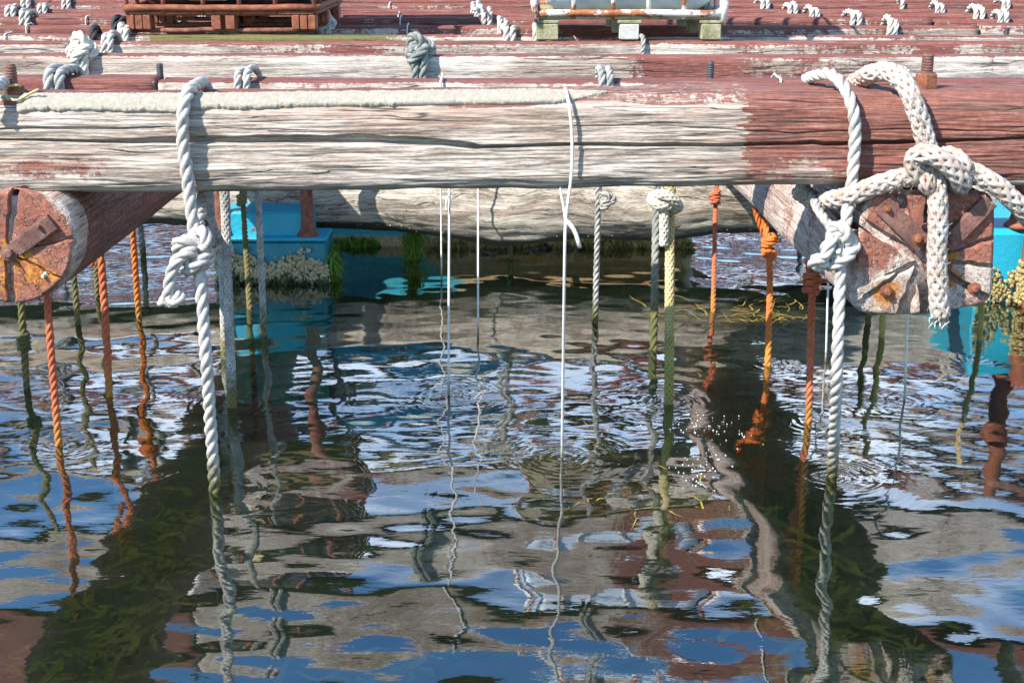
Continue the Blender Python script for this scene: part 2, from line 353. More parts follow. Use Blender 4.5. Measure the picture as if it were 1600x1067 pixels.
# ------------------------------------------------------------------ water, seabed
def water():
    def axis(a, b, d, far):
        core = list(np.arange(a, b+1e-6, d)); k = d; x = a; lo = []
        while x > -far: k *= 1.22; x -= k; lo.append(x)
        k = d; x = b; hi = []
        while x < far: k *= 1.22; x += k; hi.append(x)
        return np.array(lo[::-1]+core+hi)
    xs = axis(-3.4, 3.4, .022, 160); ys = axis(-2.9, 4.4, .020, 160)
    X, Y = np.meshgrid(xs, ys)
    Zs = np.zeros_like(X); r = np.random.default_rng(21)
    for lam, amp, n in ((2.3, .0050, 5), (1.1, .0030, 7), (.52, .00135, 9), (.26, .00080, 10), (.14, .00034, 10)):
        for i in range(n):
            th = math.pi/2+r.normal(0, .70); L = lam*r.uniform(.75, 1.3)
            kx, ky = math.cos(th)*2*math.pi/L, math.sin(th)*2*math.pi/L
            env = .55+.45*np.sin(X*r.uniform(.5, 2.0)+r.uniform(0, 6)+Y*r.uniform(-1.2, 1.2))
            wob = .5*np.sin(X*r.uniform(1, 3)+r.uniform(0, 6))*np.sin(Y*r.uniform(1, 3)+r.uniform(0, 6))
            Zs += amp*env*np.sin(kx*X+ky*Y+r.uniform(0, 6.28)+2*wob)/math.sqrt(n)*1.6
    fade = np.clip((3.2-np.abs(X))/.6, 0, 1)*0+1
    d = np.maximum(0, np.maximum(np.abs(X)-3.4, np.maximum(-2.9-Y, Y-4.4)))
    Zs *= np.exp(-d/1.5)
    ny, nx = X.shape
    V = np.stack([X.ravel(), Y.ravel(), Zs.ravel()], 1)
    idx = np.arange(nx*ny).reshape(ny, nx)
    Q = np.stack([idx[:-1, :-1], idx[:-1, 1:], idx[1:, 1:], idx[1:, :-1]], -1).reshape(-1, 4)
    F = [tuple(q) for q in Q.tolist()]
    loop = list(idx[0, :])+list(idx[1:, -1])+list(idx[-1, -2::-1])+list(idx[-2:0:-1, 0])
    n0 = len(V); low = V[loop].copy(); low[:, 2] = -3.2; V = np.vstack([V, low]); L = len(loop)
    F += [(int(loop[i]), n0+i, n0+(i+1) % L, int(loop[(i+1) % L])) for i in range(L)]
    F.append(tuple(n0+i for i in range(L))[::-1])
    m, t, b, out = new_mat('dark_green_sea_water'); g = G(t); t.nodes.remove(b)
    p = g.pos(); nrm = g.noise(g.vmul(p, (9, 22, 1)), 1, 3, .5)
    h = g.math('MULTIPLY', nrm, .00040)
    brk = g.step(g.noise(p, 9, 2), .30, .62)
    rings = [(1300, 742, .9), (878, 716, .8), (701, 615, .8), (1045, 628, 1.0), (360, 632, .8), (1263, 660, .5), (1413, 628, .6), (336, 765, .5),
             (90, 690, .4), (1200, 570, .7), (1530, 560, .6)]
    for (px, py, a) in rings:
        c = PZ(px, py)
        n = t.nodes.new('ShaderNodeVectorMath'); n.operation = 'DISTANCE'; g.put(n.inputs[0], p); n.inputs[1].default_value = (c[0], c[1], 0)
        dd = n.outputs['Value']
        wv = g.math('MULTIPLY', g.math('SINE', g.math('ADD', g.math('MULTIPLY', dd, 2*math.pi/.036), g.math('MULTIPLY', brk, 3.0))), g.math('EXPONENT', g.math('MULTIPLY', dd, -9.0)))
        h = g.math('ADD', h, g.math('MULTIPLY', g.math('MULTIPLY', wv, brk), .00060*a))
    bp = t.nodes.new('ShaderNodeBump'); bp.inputs['Strength'].default_value = 1.0; bp.inputs['Distance'].default_value = 1.0; g.put(bp.inputs['Height'], h)
    lw = t.nodes.new('ShaderNodeLayerWeight'); lw.inputs['Blend'].default_value = .5; g.put(lw.inputs['Normal'], bp.outputs[0])
    fres = g.math('MULTIPLY_ADD', g.math('POWER', lw.outputs['Facing'], 4.0),   .77, .23)       # mirror strength rises towards grazing view
    tr = t.nodes.new('ShaderNodeBsdfTransparent'); tr.inputs[0].default_value = (.36, .44, .34, 1)
    gl = t.nodes.new('ShaderNodeBsdfGlossy'); gl.inputs['Roughness'].default_value = .012; gl.inputs[0].default_value = (.97, .98, 1, 1); g.put(gl.inputs['Normal'], bp.outputs[0])
    mxs = t.nodes.new('ShaderNodeMixShader'); g.put(mxs.inputs[0], fres); df = t.nodes.new('ShaderNodeBsdfDiffuse'); df.inputs[0].default_value = (.035, .060, .030, 1)      # murk in the water itself
    mbd = t.nodes.new('ShaderNodeMixShader'); mbd.inputs[0].default_value = .12; t.links.new(tr.outputs[0], mbd.inputs[1]); t.links.new(df.outputs[0], mbd.inputs[2])
    t.links.new(mbd.outputs[0], mxs.inputs[1]); t.links.new(gl.outputs[0], mxs.inputs[2])
    t.links.new(mxs.outputs[0], out.inputs[0])
    o = mesh('water', V, F, m); tag(o, kind='structure')
    sb = mesh('seabed', [(-160, -160, -2.6), (160, -160, -2.6), (160, 160, -2.6), (-160, 160, -2.6)], [(0, 1, 2, 3)], M['seabed']); tag(sb, kind='structure')
water()

# ------------------------------------------------------------------ timber beams
def profile(wd, ht, r_ft, r_fb, r_b, n):
    """rounded section (y,z): front at y=0, bottom at z=0; returns evenly spaced points + outward normals"""
    pts = []
    def arc(cy, cz, r, a0, a1):
        for a in np.linspace(a0, a1, 9): pts.append((cy+r*math.cos(a), cz+r*math.sin(a)))
    arc(r_fb, r_fb, r_fb, 1.5*math.pi, math.pi)
    arc(r_ft, ht-r_ft, r_ft, math.pi, .5*math.pi)
    arc(wd-r_b, ht-r_b, r_b, .5*math.pi, 0)
    arc(wd-r_b, r_b, r_b, 0, -.5*math.pi)
    p = np.array(pts+[pts[0]]); s = np.concatenate([[0], np.cumsum(np.linalg.norm(np.diff(p, axis=0), axis=1))])
    u = np.linspace(0, s[-1], n, endpoint=False)
    q = np.stack([np.interp(u, s, p[:, 0]), np.interp(u, s, p[:, 1])], 1)
    d = np.roll(q, -1, 0)-np.roll(q, 1, 0); d /= np.linalg.norm(d, axis=1)[:, None]
    return q, np.stack([-d[:, 1], d[:, 0]], 1)
def loft_faces(ns, npf):
    F = []
    for i in range(ns-1):
        a, b = i*npf, (i+1)*npf
        for j in range(npf):
            k = (j+1) % npf; F.append((a+j, a+k, b+k, b+j))
    F.append(tuple(range(npf-1, -1, -1))); F.append(tuple(range((ns-1)*npf, ns*npf)))
    return F

# front beam: one big weathered timber with open cracks
def interp_px(tab, Y=0.0):
    q = np.array([P(x, y, Y) for x, y in tab]); return lambda x: np.interp(x, q[:, 0], q[:, 2])
FB_X0, FB_X1 = -3.1, 3.2
def front_beam():
    wd, ht = .29, Z_TOP-Z_BOT+.005
    prof, nor = profile(wd, ht, .075, .055, .03, 620)
    keep = [k for k in range(620) if (nor[k][0] < -.55) or k % 9 == 0]; prof, nor = prof[keep], nor[keep]
    xs = np.concatenate([np.linspace(FB_X0, -1.95, 60, endpoint=False), np.linspace(-1.95, 1.95, 560, endpoint=False), np.linspace(1.95, FB_X1, 60)])
    cracks = [  # (centre line in pixels, half width table in px, depth)
        ([(0, 217), (200, 219), (330, 217), (560, 218), (690, 224), (745, 231), (900, 228), (1140, 231), (1270, 226), (1290, 229), (1450, 224), (1600, 218)],
         [(0, 1.8), (150, 2.5), (260, 5.5), (420, 7), (650, 7), (740, 5), (760, 3.0), (1100, 3.2), (1300, 3.6), (1600, 2.6)], .035),
        ([(0, 200), (60, 198), (180, 199), (270, 196), (330, 197)], [(0, 1.7), (120, 2.2), (240, 1.4), (300, .0)], .014),
        ([(930, 147), (1100, 142), (1270, 147), (1400, 149), (1600, 143)], [(930, 0), (1000, 1.8), (1300, 1.6), (1600, 1.2)], .012),
        ([(330, 190), (600, 186), (780, 193), (1000, 189)], [(330, 0), (420, 1.0), (700, .8), (1000, 0)], .006),
        ([(130, 228), (210, 236), (300, 240)], [(130, 0), (190, 1.4), (300, 0)], .008),
        ([(430, 260), (520, 262), (640, 261)], [(430, 0), (520, 1.2), (640, 0)], .006),
        ([(860, 199), (1040, 199), (1240, 212), (1400, 204), (1600, 208)], [(860, .6), (1000, 1.2), (1400, 1.4), (1600, 1)], .008),
    ]
    prep = []
    for cl, wt_, dp in cracks:
        z = interp_px(cl); xw = [P(a, 220)[0] for a, _ in wt_]; ww = [b*.00200 for _, b in wt_]
        lo, hi = P(cl[0][0], 220)[0], P(cl[-1][0], 220)[0]
        prep.append((z, xw, ww, dp, lo if cl[0][0] > 0 else -9, hi if cl[-1][0] < 1600 else 9))
    V = []; pa = []
    for x in xs:
        bend = .012*math.sin(x*1.3+.4)+.008*fbm(x*1.1, 3, 0)
        zb = .006*math.sin(x*.9)
        cz = []
        for z, xw, ww, dp, lo, hi in prep:
            if lo <= x <= hi: cz.append((float(z(x))+.003*fbm(x*9, 7, dp*99), float(np.interp(x, xw, ww))*(.75+.5*abs(mn.noise(Vector((x*7, 0, dp*50))))), dp))
        for (y, z), (ny_, nz_) in zip(prof, nor):
            d = .010*fbm(x*1.4, y*5, z*5, 2)+.009*fbm(x*4, y*30, z*30, 2)+.0032*mn.noise(Vector((x*9, y*120, z*120)))
            Z = z+Z_BOT+zb
            if ny_ < -.25:
                for zc, wc, dp in cz:
                    if wc > 0:
                        k = (Z-zc)/wc
                        if abs(k) < 1.6: d -= dp*min(1, wc/.003)*math.exp(-(k**6))
            V.append((x, y+ny_*d, Z+nz_*d+bend*.5))
            px, py = proj((x, 0, Z))
            top = nz_ > .75
            p = .10
            if top: p = .85
            e = 1162+40*mn.noise(Vector((Z*55, x*1.5, 0)))+18*mn.noise(Vector((Z*190, x*6, 3)))
            if px > e: p = min(.82, .60+(px-e)/120) if Z > Z_BOT+.06 else .66
            elif py < 168+14*mn.noise(Vector((x*2.2, Z*30, 9))) and px > 700: p = .58
            elif px < 330 and 225 < py < 292: p = .12+.46*math.exp(-((max(0, px-110))/95)**2-((py-262)/24)**2)
            elif py > 245 and px < 620: p = .27
            if px > 1170 and py > 240: p -= .34*math.exp(-((px-1255)/62)**2-((py-268)/20)**2)
            if py > 285: p -= .25
            if ny_ > .3: p = .8
            pa.append(p)
    root = empty('timber_beam', (0, .14, Z_BOT), 'big front timber beam, bleached grey with long open cracks, red paint at its right end', 'beam', 'cross beams of the raft')
    mesh('beam_body', V, loft_faces(len(xs), len(prof)), M['front'], root, attrs={'paint': pa})
    # cream cement crust smeared over the upper edge, left two thirds
    low = [(18, 176), (60, 178), (150, 177), (250, 178), (330, 175), (420, 172), (470, 168), (540, 167), (560, 170), (600, 168), (690, 166), (735, 163), (780, 157), (830, 150), (900, 148), (948, 145)]
    def crust(x0, x1, lowtab, name):
        zl = interp_px(lowtab, -.005); X = np.linspace(P(x0, 160)[0], P(x1, 160)[0], int((x1-x0)*.62)+8); nn = 26; Vc = []
        pr, no = profile(wd, ht, .075, .055, .03, 400)
        fi = np.where((pr[:, 0] < .085) & (pr[:, 1] > .1))[0]
        prs, nos = pr[fi], no[fi]; o_ = np.argsort(prs[:, 1]+prs[:, 0]); prs, nos = prs[o_], nos[o_]
        for i, x in enumerate(X):
            bend = .5*(.012*math.sin(x*1.3+.4)+.008*fbm(x*1.1, 3, 0))+.006*math.sin(x*.9)
            z0 = float(zl(x))-Z_BOT-bend+.014*fbm(x*6, 1, 5)+.006*mn.noise(Vector((x*34, 2, 2)))
            k0 = int(np.searchsorted(prs[:, 1], z0)); k0 = min(k0, len(prs)-30); k0 += int((1-min(1, (len(X)-1-i)/60))**1.5*.7*(len(prs)-k0))
            kk = np.linspace(k0, len(prs)-1, nn).astype(int)
            e = min(1, i/6, (len(X)-1-i)/70)
            for j, k in enumerate(kk):
                u = j/(nn-1); th = .011*min(1, u*9+.0)*min(1, (1-u)*5)*e - (.014 if u in (0, 1) else 0)-(.012 if e == 0 else 0)
                th += e*(.004*fbm(x*25, u*5, 2)+.003*mn.noise(Vector((x*95, u*20, 1))))*(0 if u in (0, 1) else 1)+.004
                y, z = prs[k]; ny_, nz_ = nos[k]
                Vc.append((x, y+ny_*th, z+Z_BOT+nz_*th+bend))
        n = len(X); F = [(i*nn+j, (i+1)*nn+j, (i+1)*nn+j+1, i*nn+j+1) for i in range(n-1) for j in range(nn-1)]
        o = mesh(name, Vc, F, M['cement'], root); return o
    tag(crust(20, 952, low, 'cement_crust'), 'cream rough cement crust along the upper edge')
    crust(-60, 17, [(-60, 178), (17, 175)], 'cement_crust')
    return root
front_beam()

ORD = ['', 'second', 'third', 'fourth', 'fifth', 'sixth', 'seventh', 'eighth', 'ninth', 'tenth', 'eleventh', 'twelfth', 'thirteenth', 'fourteenth', 'fifteenth', 'sixteenth']
BW = [.29, .155, .14, .12, .13]+[.115]*11
# front-face paint, top paint
BP = {1: (.44, .80), 2: (.30, .72), 3: (.40, .72), 4: (.46, .66), 5: (.50, .76), 6: (.60, .80), 7: (.72, .8), 8: (.74, .8), 9: (.66, .8)}
BTOPDZ = [0, -.012, .004, -.004, -.008, .0, .004, -.004, .0, -.006, .0, .004, 0, 0, 0, 0]
def cross_beam(i, x0, x1, label, dz=0.0, dy=0.0, seed=0):
    wd, ht = BW[i], Z_D-ZB[i]+BTOPDZ[i]+dz
    npf = 40 if i < 5 else 28
    prof, nor = profile(wd, ht, .022, .018, .02, npf)
    xs = np.linspace(x0, x1, max(12, int((x1-x0)/(.022 if i < 5 else .045)))); V = []; pa = []; mo = []
    fp, tp = BP.get(i, (.70, .8))
    for x in xs:
        b = .010*fbm(x*.6, i*3.1+seed, 0)
        q = .55*fbm(x*.75, i*5.3+seed, 2)+.35*fbm(x*3.0, i*2.7, 4)
        if i == 1: q += .38*(1 if proj((x, B_Y[1], 1.2))[0] < 240 else 0)+(.25 if proj((x, B_Y[1], 1.2))[0] > 1000 else 0)
        if i == 2: pxx = proj((x, B_Y[2], 1.2))[0]; q += .55*min(1, max(0, (pxx-960)/90))*(1-.75*min(1, max(0, (pxx-1110)/80)))
        if i == 3: q += (.12 if proj((x, B_Y[3], 1.2))[0] > 1060 else 0)
        for (y, z), (ny_, nz_) in zip(prof, nor):
            d = .006*fbm(x*1.7, y*6+i, z*6+seed)+.0045*fbm(x*6, y*30, z*30+i)
            V.append((x, B_Y[i]+dy+y+ny_*d, ZB[i]+z+nz_*d+b))
            pa.append((tp+.3*q) if nz_ > .6 else fp+q+(.12 if z > ht-.05 and i > 4 else 0))
            px = proj((x, B_Y[i], 1.2))[0]
            mo.append(.95*min(1, max(0, (px-190)/60), max(0, (690-px)/120)) if i == 4 and ny_ < .2 else 0)
    o = mesh('timber_beam', V, loft_faces(len(xs), npf), M['beam'], attrs={'paint': pa, 'moss': mo})
    return tag(o, label, 'beam', 'cross beams of the raft')
jx = P(243, 118, B_Y[1])[0]
cross_beam(1, -4.2, jx-.006, 'second timber beam from the front, short dark red piece left of its butt joint', .010, -.006, 3)
cross_beam(1, jx+.006, 4.4, 'second timber beam from the front, long piece right of its butt joint', 0)
cross_beam(2, -4.6, 4.8, 'third timber beam from the front, broad bleached white face flecked with red')
cross_beam(3, -5.0, 5.2, 'fourth timber beam from the front, whitish with red drips, just before the white tank')
cross_beam(4, -5.4, 5.6, 'fifth timber beam from the front, green and yellow with moss below the rusty pallet')
j5 = P(1532, 45, B_Y[5])[0]
cross_beam(5, -5.7, j5-.01, 'sixth timber beam from the front, long grey and red piece left of its joint')
cross_beam(5, j5+.01, 6.0, 'sixth timber beam from the front, short dark red piece at the right edge', .012, -.01, 5)
j6 = P(1460, 30, B_Y[6])[0]
cross_beam(6, -6.0, j6-.01, 'seventh timber beam from the front, long red piece ending at a joint on the right')
cross_beam(6, j6+.01, 6.3, 'seventh timber beam from the front, short red piece at the right edge', -.012, .01, 8)
for i in range(7, 16):
    cross_beam(i, -6.2, 6.5, ORD[i]+' timber beam from the front, dark red, far back on the raft')

# ------------------------------------------------------------------ the two main logs running away from the camera
LOG_Y = -.08
def end_cracks(cen, lst, Y):
    """pixel rays from the heart of the log -> (angle, length, half width near heart, half width at rim, depth)"""
    out = []
    for (px, py, w0, w1, dp) in lst:
        q = P(px, py, Y)-cen; out.append((math.atan2(q[2], q[0]), math.hypot(q[0], q[2]), w0*.00200, w1*.00200, dp))
    return out
def main_log(outline, heart_px, cracks, side_paint_sun, label, xfar, side_cracks=()):
    """outline: end-face outline in pixels, clockwise; lofted back under all the beams"""
    Y0 = LOG_Y; cen = P(*heart_px, Y0)
    ol = np.array([P(x, y, Y0) for x, y in outline]); ol = np.vstack([ol, ol[:1]])
    sm = []; 
    for a, b in zip(ol[:-1], ol[1:]):
        n = max(2, int(np.linalg.norm(b-a)/.010)); sm += [a+(b-a)*k/n for k in range(n)]
    sm = np.array(sm); k = np.array([.25, .5, .25])
    for _ in range(6): sm = .25*np.roll(sm, 1, 0)+.5*sm+.25*np.roll(sm, -1, 0)
    # even angle spacing about the heart
    ang = np.unwrap(np.arctan2(sm[:, 2]-cen[2], sm[:, 0]-cen[0])); rr = np.hypot(sm[:, 0]-cen[0], sm[:, 2]-cen[2])
    if ang[-1] < ang[0]: ang, rr = ang[::-1], rr[::-1]
    NA = 380; A = np.linspace(-math.pi, math.pi, NA, endpoint=False)
    R = np.interp(A, np.concatenate([ang-2*math.pi, ang, ang+2*math.pi]), np.tile(rr, 3))
    crk = end_cracks(cen, cracks, Y0)
    root = empty('main_log', (cen[0], 4.5, Z_BOT-.42), label, 'log', 'main logs under the cross beams')
    # end cap
    NR = 54; V = []; pa = []; ru = []; cas = sorted(c_[0] for c_ in crk); wof = [random.uniform(-.012, .012) for _ in range(len(cas)+1)]; wof[-1] = wof[0]
    for i in range(NR+1):
        f = i/NR
        for a, r in zip(A, R):
            rad_ = f*r; x, z = cen[0]+rad_*math.cos(a), cen[2]+rad_*math.sin(a)
            y = Y0+.006*fbm(x*9, 0, z*9, 2)
            dep = 0
            for ca, ln, w0, w1, dp in crk:
                da = (a-ca+math.pi) % (2*math.pi)-math.pi
                if abs(da) < 1.2 and rad_ < ln*1.03:
                    off = abs(rad_*math.sin(da)+.006*mn.noise(Vector((rad_*30, ca*9, 0)))); wdt = w0+(w1-w0)*rad_/ln
                    if off < 2*wdt*1.6: dep = max(dep, dp*math.exp(-(off/max(wdt*1.6, 1e-4))**6))
            edge = max(0, (f-.93)/.07); y += .016*edge**2+dep+wof[sum(1 for c_ in cas if c_ < a)]*min(1, f*1.5)*(1-edge)
            V.append((x, y, z))
            ring = .5+.5*math.sin(rad_*260+3*fbm(x*8, 0, z*8))
            pa.append(.74+.5*fbm(x*7, 5, z*7)-.06*ring-.25*edge-(.42*max(0, .55-f) if cen[0] > 0 else 0)-(.30*min(1, max(0, (cen[2]+.01-z+.10*fbm(x*9, 2, z*9))/.09)) if cen[0] > 0 else 0))
            ru.append(0)
    for (bx, by, s_, amt) in RUST_SPOTS:
        q = P(bx, by, Y0)
        for n_, v in enumerate(V):
            d = math.hypot(v[0]-q[0], v[2]-q[2]); ru[n_] = max(ru[n_], amt*math.exp(-(d/(s_*.0021))**2))
    F = [(i*NA+j, i*NA+(j+1) % NA, (i+1)*NA+(j+1) % NA, (i+1)*NA+j) for i in range(NR) for j in range(NA)]
    e = mesh('sawn_end', V, F, M['logend'], root, attrs={'paint': pa, 'rust': ru}); tag(e, 'red-painted sawn end split by radial cracks')
    # body
    ys = np.concatenate([Y0+.016+np.linspace(0, 1.6, 80, endpoint=False), np.linspace(Y0+1.616, 10.9, 40)])
    V = []; pa = []; ru = []
    for y in ys:
        u = (y-Y0)/10.3; cx = cen[0]+(xfar)*u
        for j, (a, r) in enumerate(zip(A, R)):
            x, z = r*math.cos(a), r*math.sin(a)
            d = .010*fbm(y*1.2, math.cos(a)*2, math.sin(a)*2+cen[0])+.005*fbm(y*4, math.cos(a)*9, math.sin(a)*9) if y > Y0+.03 else 0
            for (sa, sl_, sw, sd, y0_, y1_) in side_cracks:
                if y < y1_:
                    o_ = abs(((a-sa-sl_*(y-Y0)-.03*mn.noise(Vector((y*5, 1, 1)))+math.pi) % (2*math.pi)-math.pi)*r)
                    ww = sw*min(1, (y1_-y)/.5)
                    if o_ < 2*ww: d -= sd*math.exp(-(o_/ww)**4)
            zz = cen[2]+z+math.sin(a)*d
            if zz > Z_BOT-.004: zz = Z_BOT-.004
            V.append((cx+x+math.cos(a)*d, y, zz)); pa.append(side_paint_sun(y, a)+.35*fbm(y*2, a*1.4, 3)); ru.append(0)
    mesh('log_body', V, loft_faces(len(ys), NA), M['log'], root, attrs={'paint': pa, 'rust': ru})
    for i in range(1, 16):
        mesh('packing_block', *box_vf((cen[0]+xfar*(B_Y[i]+.07)/10.3, B_Y[i]+.07, (Z_BOT+ZB[i])/2), (.26, .12, ZB[i]-Z_BOT+.02), .008), M['grey_wood'], root, smooth=False)
    return root, cen
def strap(root, p0, p1, wpx, Y=None, th=.010, mat='rust_dark'):
    Y = LOG_Y if Y is None else Y
    a, b = P(*p0, Y), P(*p1, Y); d = b-a; L = np.linalg.norm(d); d /= L; n = np.cross(d, [0, 1, 0]); wd = wpx*.00200/2; V = []; nn = 14
    for i in range(nn+1):
        f = i/nn; c = a+d*L*f; w_ = wd*(1+.05*mn.noise(Vector((f*4, p0[0], 0)))); bow = -.004*math.sin(f*math.pi)
        for (k, y) in ((-1, .004), (-1, -th), (-.86, -th-.002), (.86, -th-.002), (1, -th), (1, .004)):
            V.append(c+n*w_*k+np.array([0, y+bow-.004, 0]))
    return mesh('strap', V, loft_faces(nn+1, 6), M[mat], root, smooth=False)
def bolt_head(root, px, r=.014, Y=None, mat='rust', dome=.012, sides=8, name='bolt'):
    Y = LOG_Y if Y is None else Y
    c = P(px[0], px[1], Y); V = []
    for (rr, y) in ((1.7, .004), (1.65, -.006), (1.0, -.008), (.95, -.006-dome), (.6, -.010-dome)):
        for k in range(sides): a = 2*math.pi*k/sides+px[0]; V.append((c[0]+r*rr*math.cos(a), c[1]+y, c[2]+r*rr*math.sin(a)))
    F = loft_faces(5, sides); return mesh(name, V, F, M[mat], root, smooth=False)
RUST_SPOTS = [(1385, 455, 26, .95), (1478, 400, 22, .9), (1430, 378, 16, .8), (1484, 435, 24, .8), (1515, 452, 20, .5)]
rl, rc = main_log([(1364, 300), (1456, 297), (1546, 300), (1556, 316), (1555, 400), (1552, 466), (1540, 476), (1470, 490), (1400, 494), (1350, 491), (1330, 478), (1326, 456), (1334, 400), (1350, 330)],
                  (1441, 404), [(1322, 335, 3.5, 4.5, .08), (1405, 300, 2, 4.5, .04), (1452, 300, 4, 2.5, .05), (1556, 372, 2, 1.8, .03), (1555, 416, 2, 2, .02), (1548, 470, 2.5, 3, .03),
                                (1452, 493, 6, 7, .07), (1412, 495, 3, 6.5, .06), (1352, 462, 2.5, 1.5, .025), (1385, 430, 2, 1, .015)],
                  lambda y, a: (.60 if y < .25 else .46)-.16*math.cos(a+2.4)+.16*math.sin(y*17),  # paint thinner on the left, with sun-and-shadow stripes of the beams put into it
                  'square-hewn red log with split sawn end under the front beam, on the right', -.25,
                  side_cracks=((2.72, .05, .010, .05, -1, 2.4),))
strap(rl, (1376, 318), (1442, 382), 30)
strap(rl, (1546, 312), (1478, 382), 27)
for q in ((1385, 455), (1433, 373), (1386, 326), (1484, 371), (1522, 450), (1477, 416)): bolt_head(rl, q, .0125 if q[0] != 1386 else .009, Y=LOG_Y-(.012 if q in ((1433, 373), (1386, 326), (1484, 371)) else 0))
RUST_SPOTS = [(20, 400, 34, .95), (60, 425, 30, .8), (15, 440, 34, .6), (78, 430, 18, .7)]
th_ = np.linspace(0, 2*math.pi, 25)[:-1]
ll, lc = main_log([(20+101*math.cos(a)*(.98 if math.cos(a) > 0 else 1.05), 385+91*math.sin(a)) for a in th_], (14, 393),
                  [(22, 300, 2, 3, .12), (16, 478, 3.5, 2.5, .12), (-60, 400, 3, 3, .04), (118, 372, 1, 1.6, .02), (105, 440, 1, 1.5, .018), (60, 452, .6, 1.2, .012)],
                  lambda y, a: .95 if y > .05+.02*math.sin(a*3) else .12,
                  'round log with a split orange-red sawn end under the front beam, on the left', .10)
strap(ll, (84, 346), (26, 388), 27)
bolt_head(ll, (15, 395), .017, mat='rust_dark'); bolt_head(ll, (70, 430), .007, mat='grey_wood', name='nail'); bolt_head(ll, (62, 353), .007, Y=LOG_Y-.012, mat='rust', name='nail')

# ------------------------------------------------------------------ low bleached log crossing behind, close to the water
LOW_Y = 3.03
def low_log():
    bot = [(-300, 348), (150, 350), (250, 352), (330, 356), (500, 358), (620, 362), (700, 374), (780, 386), (840, 382), (900, 374), (960, 377), (1040, 380), (1120, 368), (1240, 364), (1400, 368), (1600, 366), (2000, 366)]
    zb = interp_px(bot, LOW_Y+.1); NA = 84; xs = np.linspace(-4.6, 4.8, 520); V = []; pa = []; fo = []
    for x in xs:
        z0 = float(zb(x)); z1 = .53+.02*math.sin(x); cz, rz_ = (z0+z1)/2, (z1-z0)/2; ry = .17+.015*math.sin(x*1.7)
        for k in range(NA):
            a = 2*math.pi*k/NA; d = .022*fbm(x*1.5, math.cos(a)*1.5, math.sin(a)*1.5)+.012*fbm(x*4, math.cos(a)*6, math.sin(a)*6)+.006*fbm(x*12, math.cos(a)*22, math.sin(a)*22)
            ca, sa = math.cos(a), math.sin(a)
            V.append((x, LOW_Y+.17+(ry+d)*ca*abs(ca)**-.15 if abs(ca) > 1e-3 else LOW_Y+.17, cz+(rz_+d)*sa))
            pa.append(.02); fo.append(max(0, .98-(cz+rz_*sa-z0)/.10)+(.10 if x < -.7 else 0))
    root = empty('low_log', (0, LOW_Y+.17, .2), 'bleached knotty log lying low over the water, seen below the front beam', 'log')
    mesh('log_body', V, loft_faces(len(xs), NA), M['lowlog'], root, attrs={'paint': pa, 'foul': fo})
    mb = MB(); r = np.random.default_rng(3)
    for _ in range(520):
        x = r.uniform(-2.2, 2.6); z0 = float(zb(x)); y = LOW_Y+.04+r.uniform(0, .10); s = r.uniform(.003, .007)
        mb.add(*box_vf((x, y, z0+.055-(y-LOW_Y-.04)*.35+r.normal(0, .010)), (s, s, s), s*.3))
    tag(mesh('barnacle_crust', *mb.out(), M['barnacle'], root), 'tiny pale barnacles along the black underside', kind='stuff')
low_log()

# ------------------------------------------------------------------ floats
def barnacles(parent, spots, mat, name='barnacle_crust', label=None):
    mb = MB()
    for (c, s) in spots:
        n = 7; V = []; 
        ax = RNG.normal(0, .35, 2)
        for (rr, h) in ((1, -.4), (.85, .35), (.45, .8), (.32, .45)):
            for k in range(n): a = 2*math.pi*k/n; V.append((c[0]+s*rr*math.cos(a)+ax[0]*s*h, c[1]-s*h, c[2]+s*rr*math.sin(a)+ax[1]*s*h))
        mb.add(V, loft_faces(4, n))
    return tag(mesh(name, *mb.out(), mat, parent), label, kind='stuff')
def tufts(parent, pts, mat, n_each, ln, name='green_weed', label=None, down=True, wd=.006):
    mb = MB()
    for c in pts:
        for _ in range(n_each):
            d = RNG.normal(0, 1, 3); d[1] = -abs(d[1]); d[2] = d[2]*.5-(.6 if down else -.3); d /= np.linalg.norm(d); L = ln*RNG.uniform(.5, 1.2)
            s = np.cross(d, RNG.normal(0, 1, 3)); s /= np.linalg.norm(s); w_ = wd*RNG.uniform(.5, 1.2); o = np.asarray(c)+RNG.normal(0, .012, 3)
            q1 = o+d*L*.5+np.array([0, 0, -.01]); q2 = o+d*L+np.array([0, 0, -.03])
            mb.add([o-s*w_, o+s*w_, q1+s*w_*.9, q1-s*w_*.9, q2], [(0, 1, 2, 3), (3, 2, 4)])
    return tag(mesh(name, *mb.out(), mat, parent), label, kind='stuff')
def pipe_vf(c, r, z0, z1, n=18):
    V = []; zs = [z0, z0+.012, z0+.03, z0+.07]+list(np.linspace(z0+.1, z1, 8)); rs = [1.75, 1.7, 1.25, 1.03]+[1]*8
    for z, q in zip(zs, rs):
        for k in range(n): a = 2*math.pi*k/n; V.append((c[0]+r*q*math.cos(a), c[1]+r*q*math.sin(a), z))
    return V, loft_faces(len(zs), n)
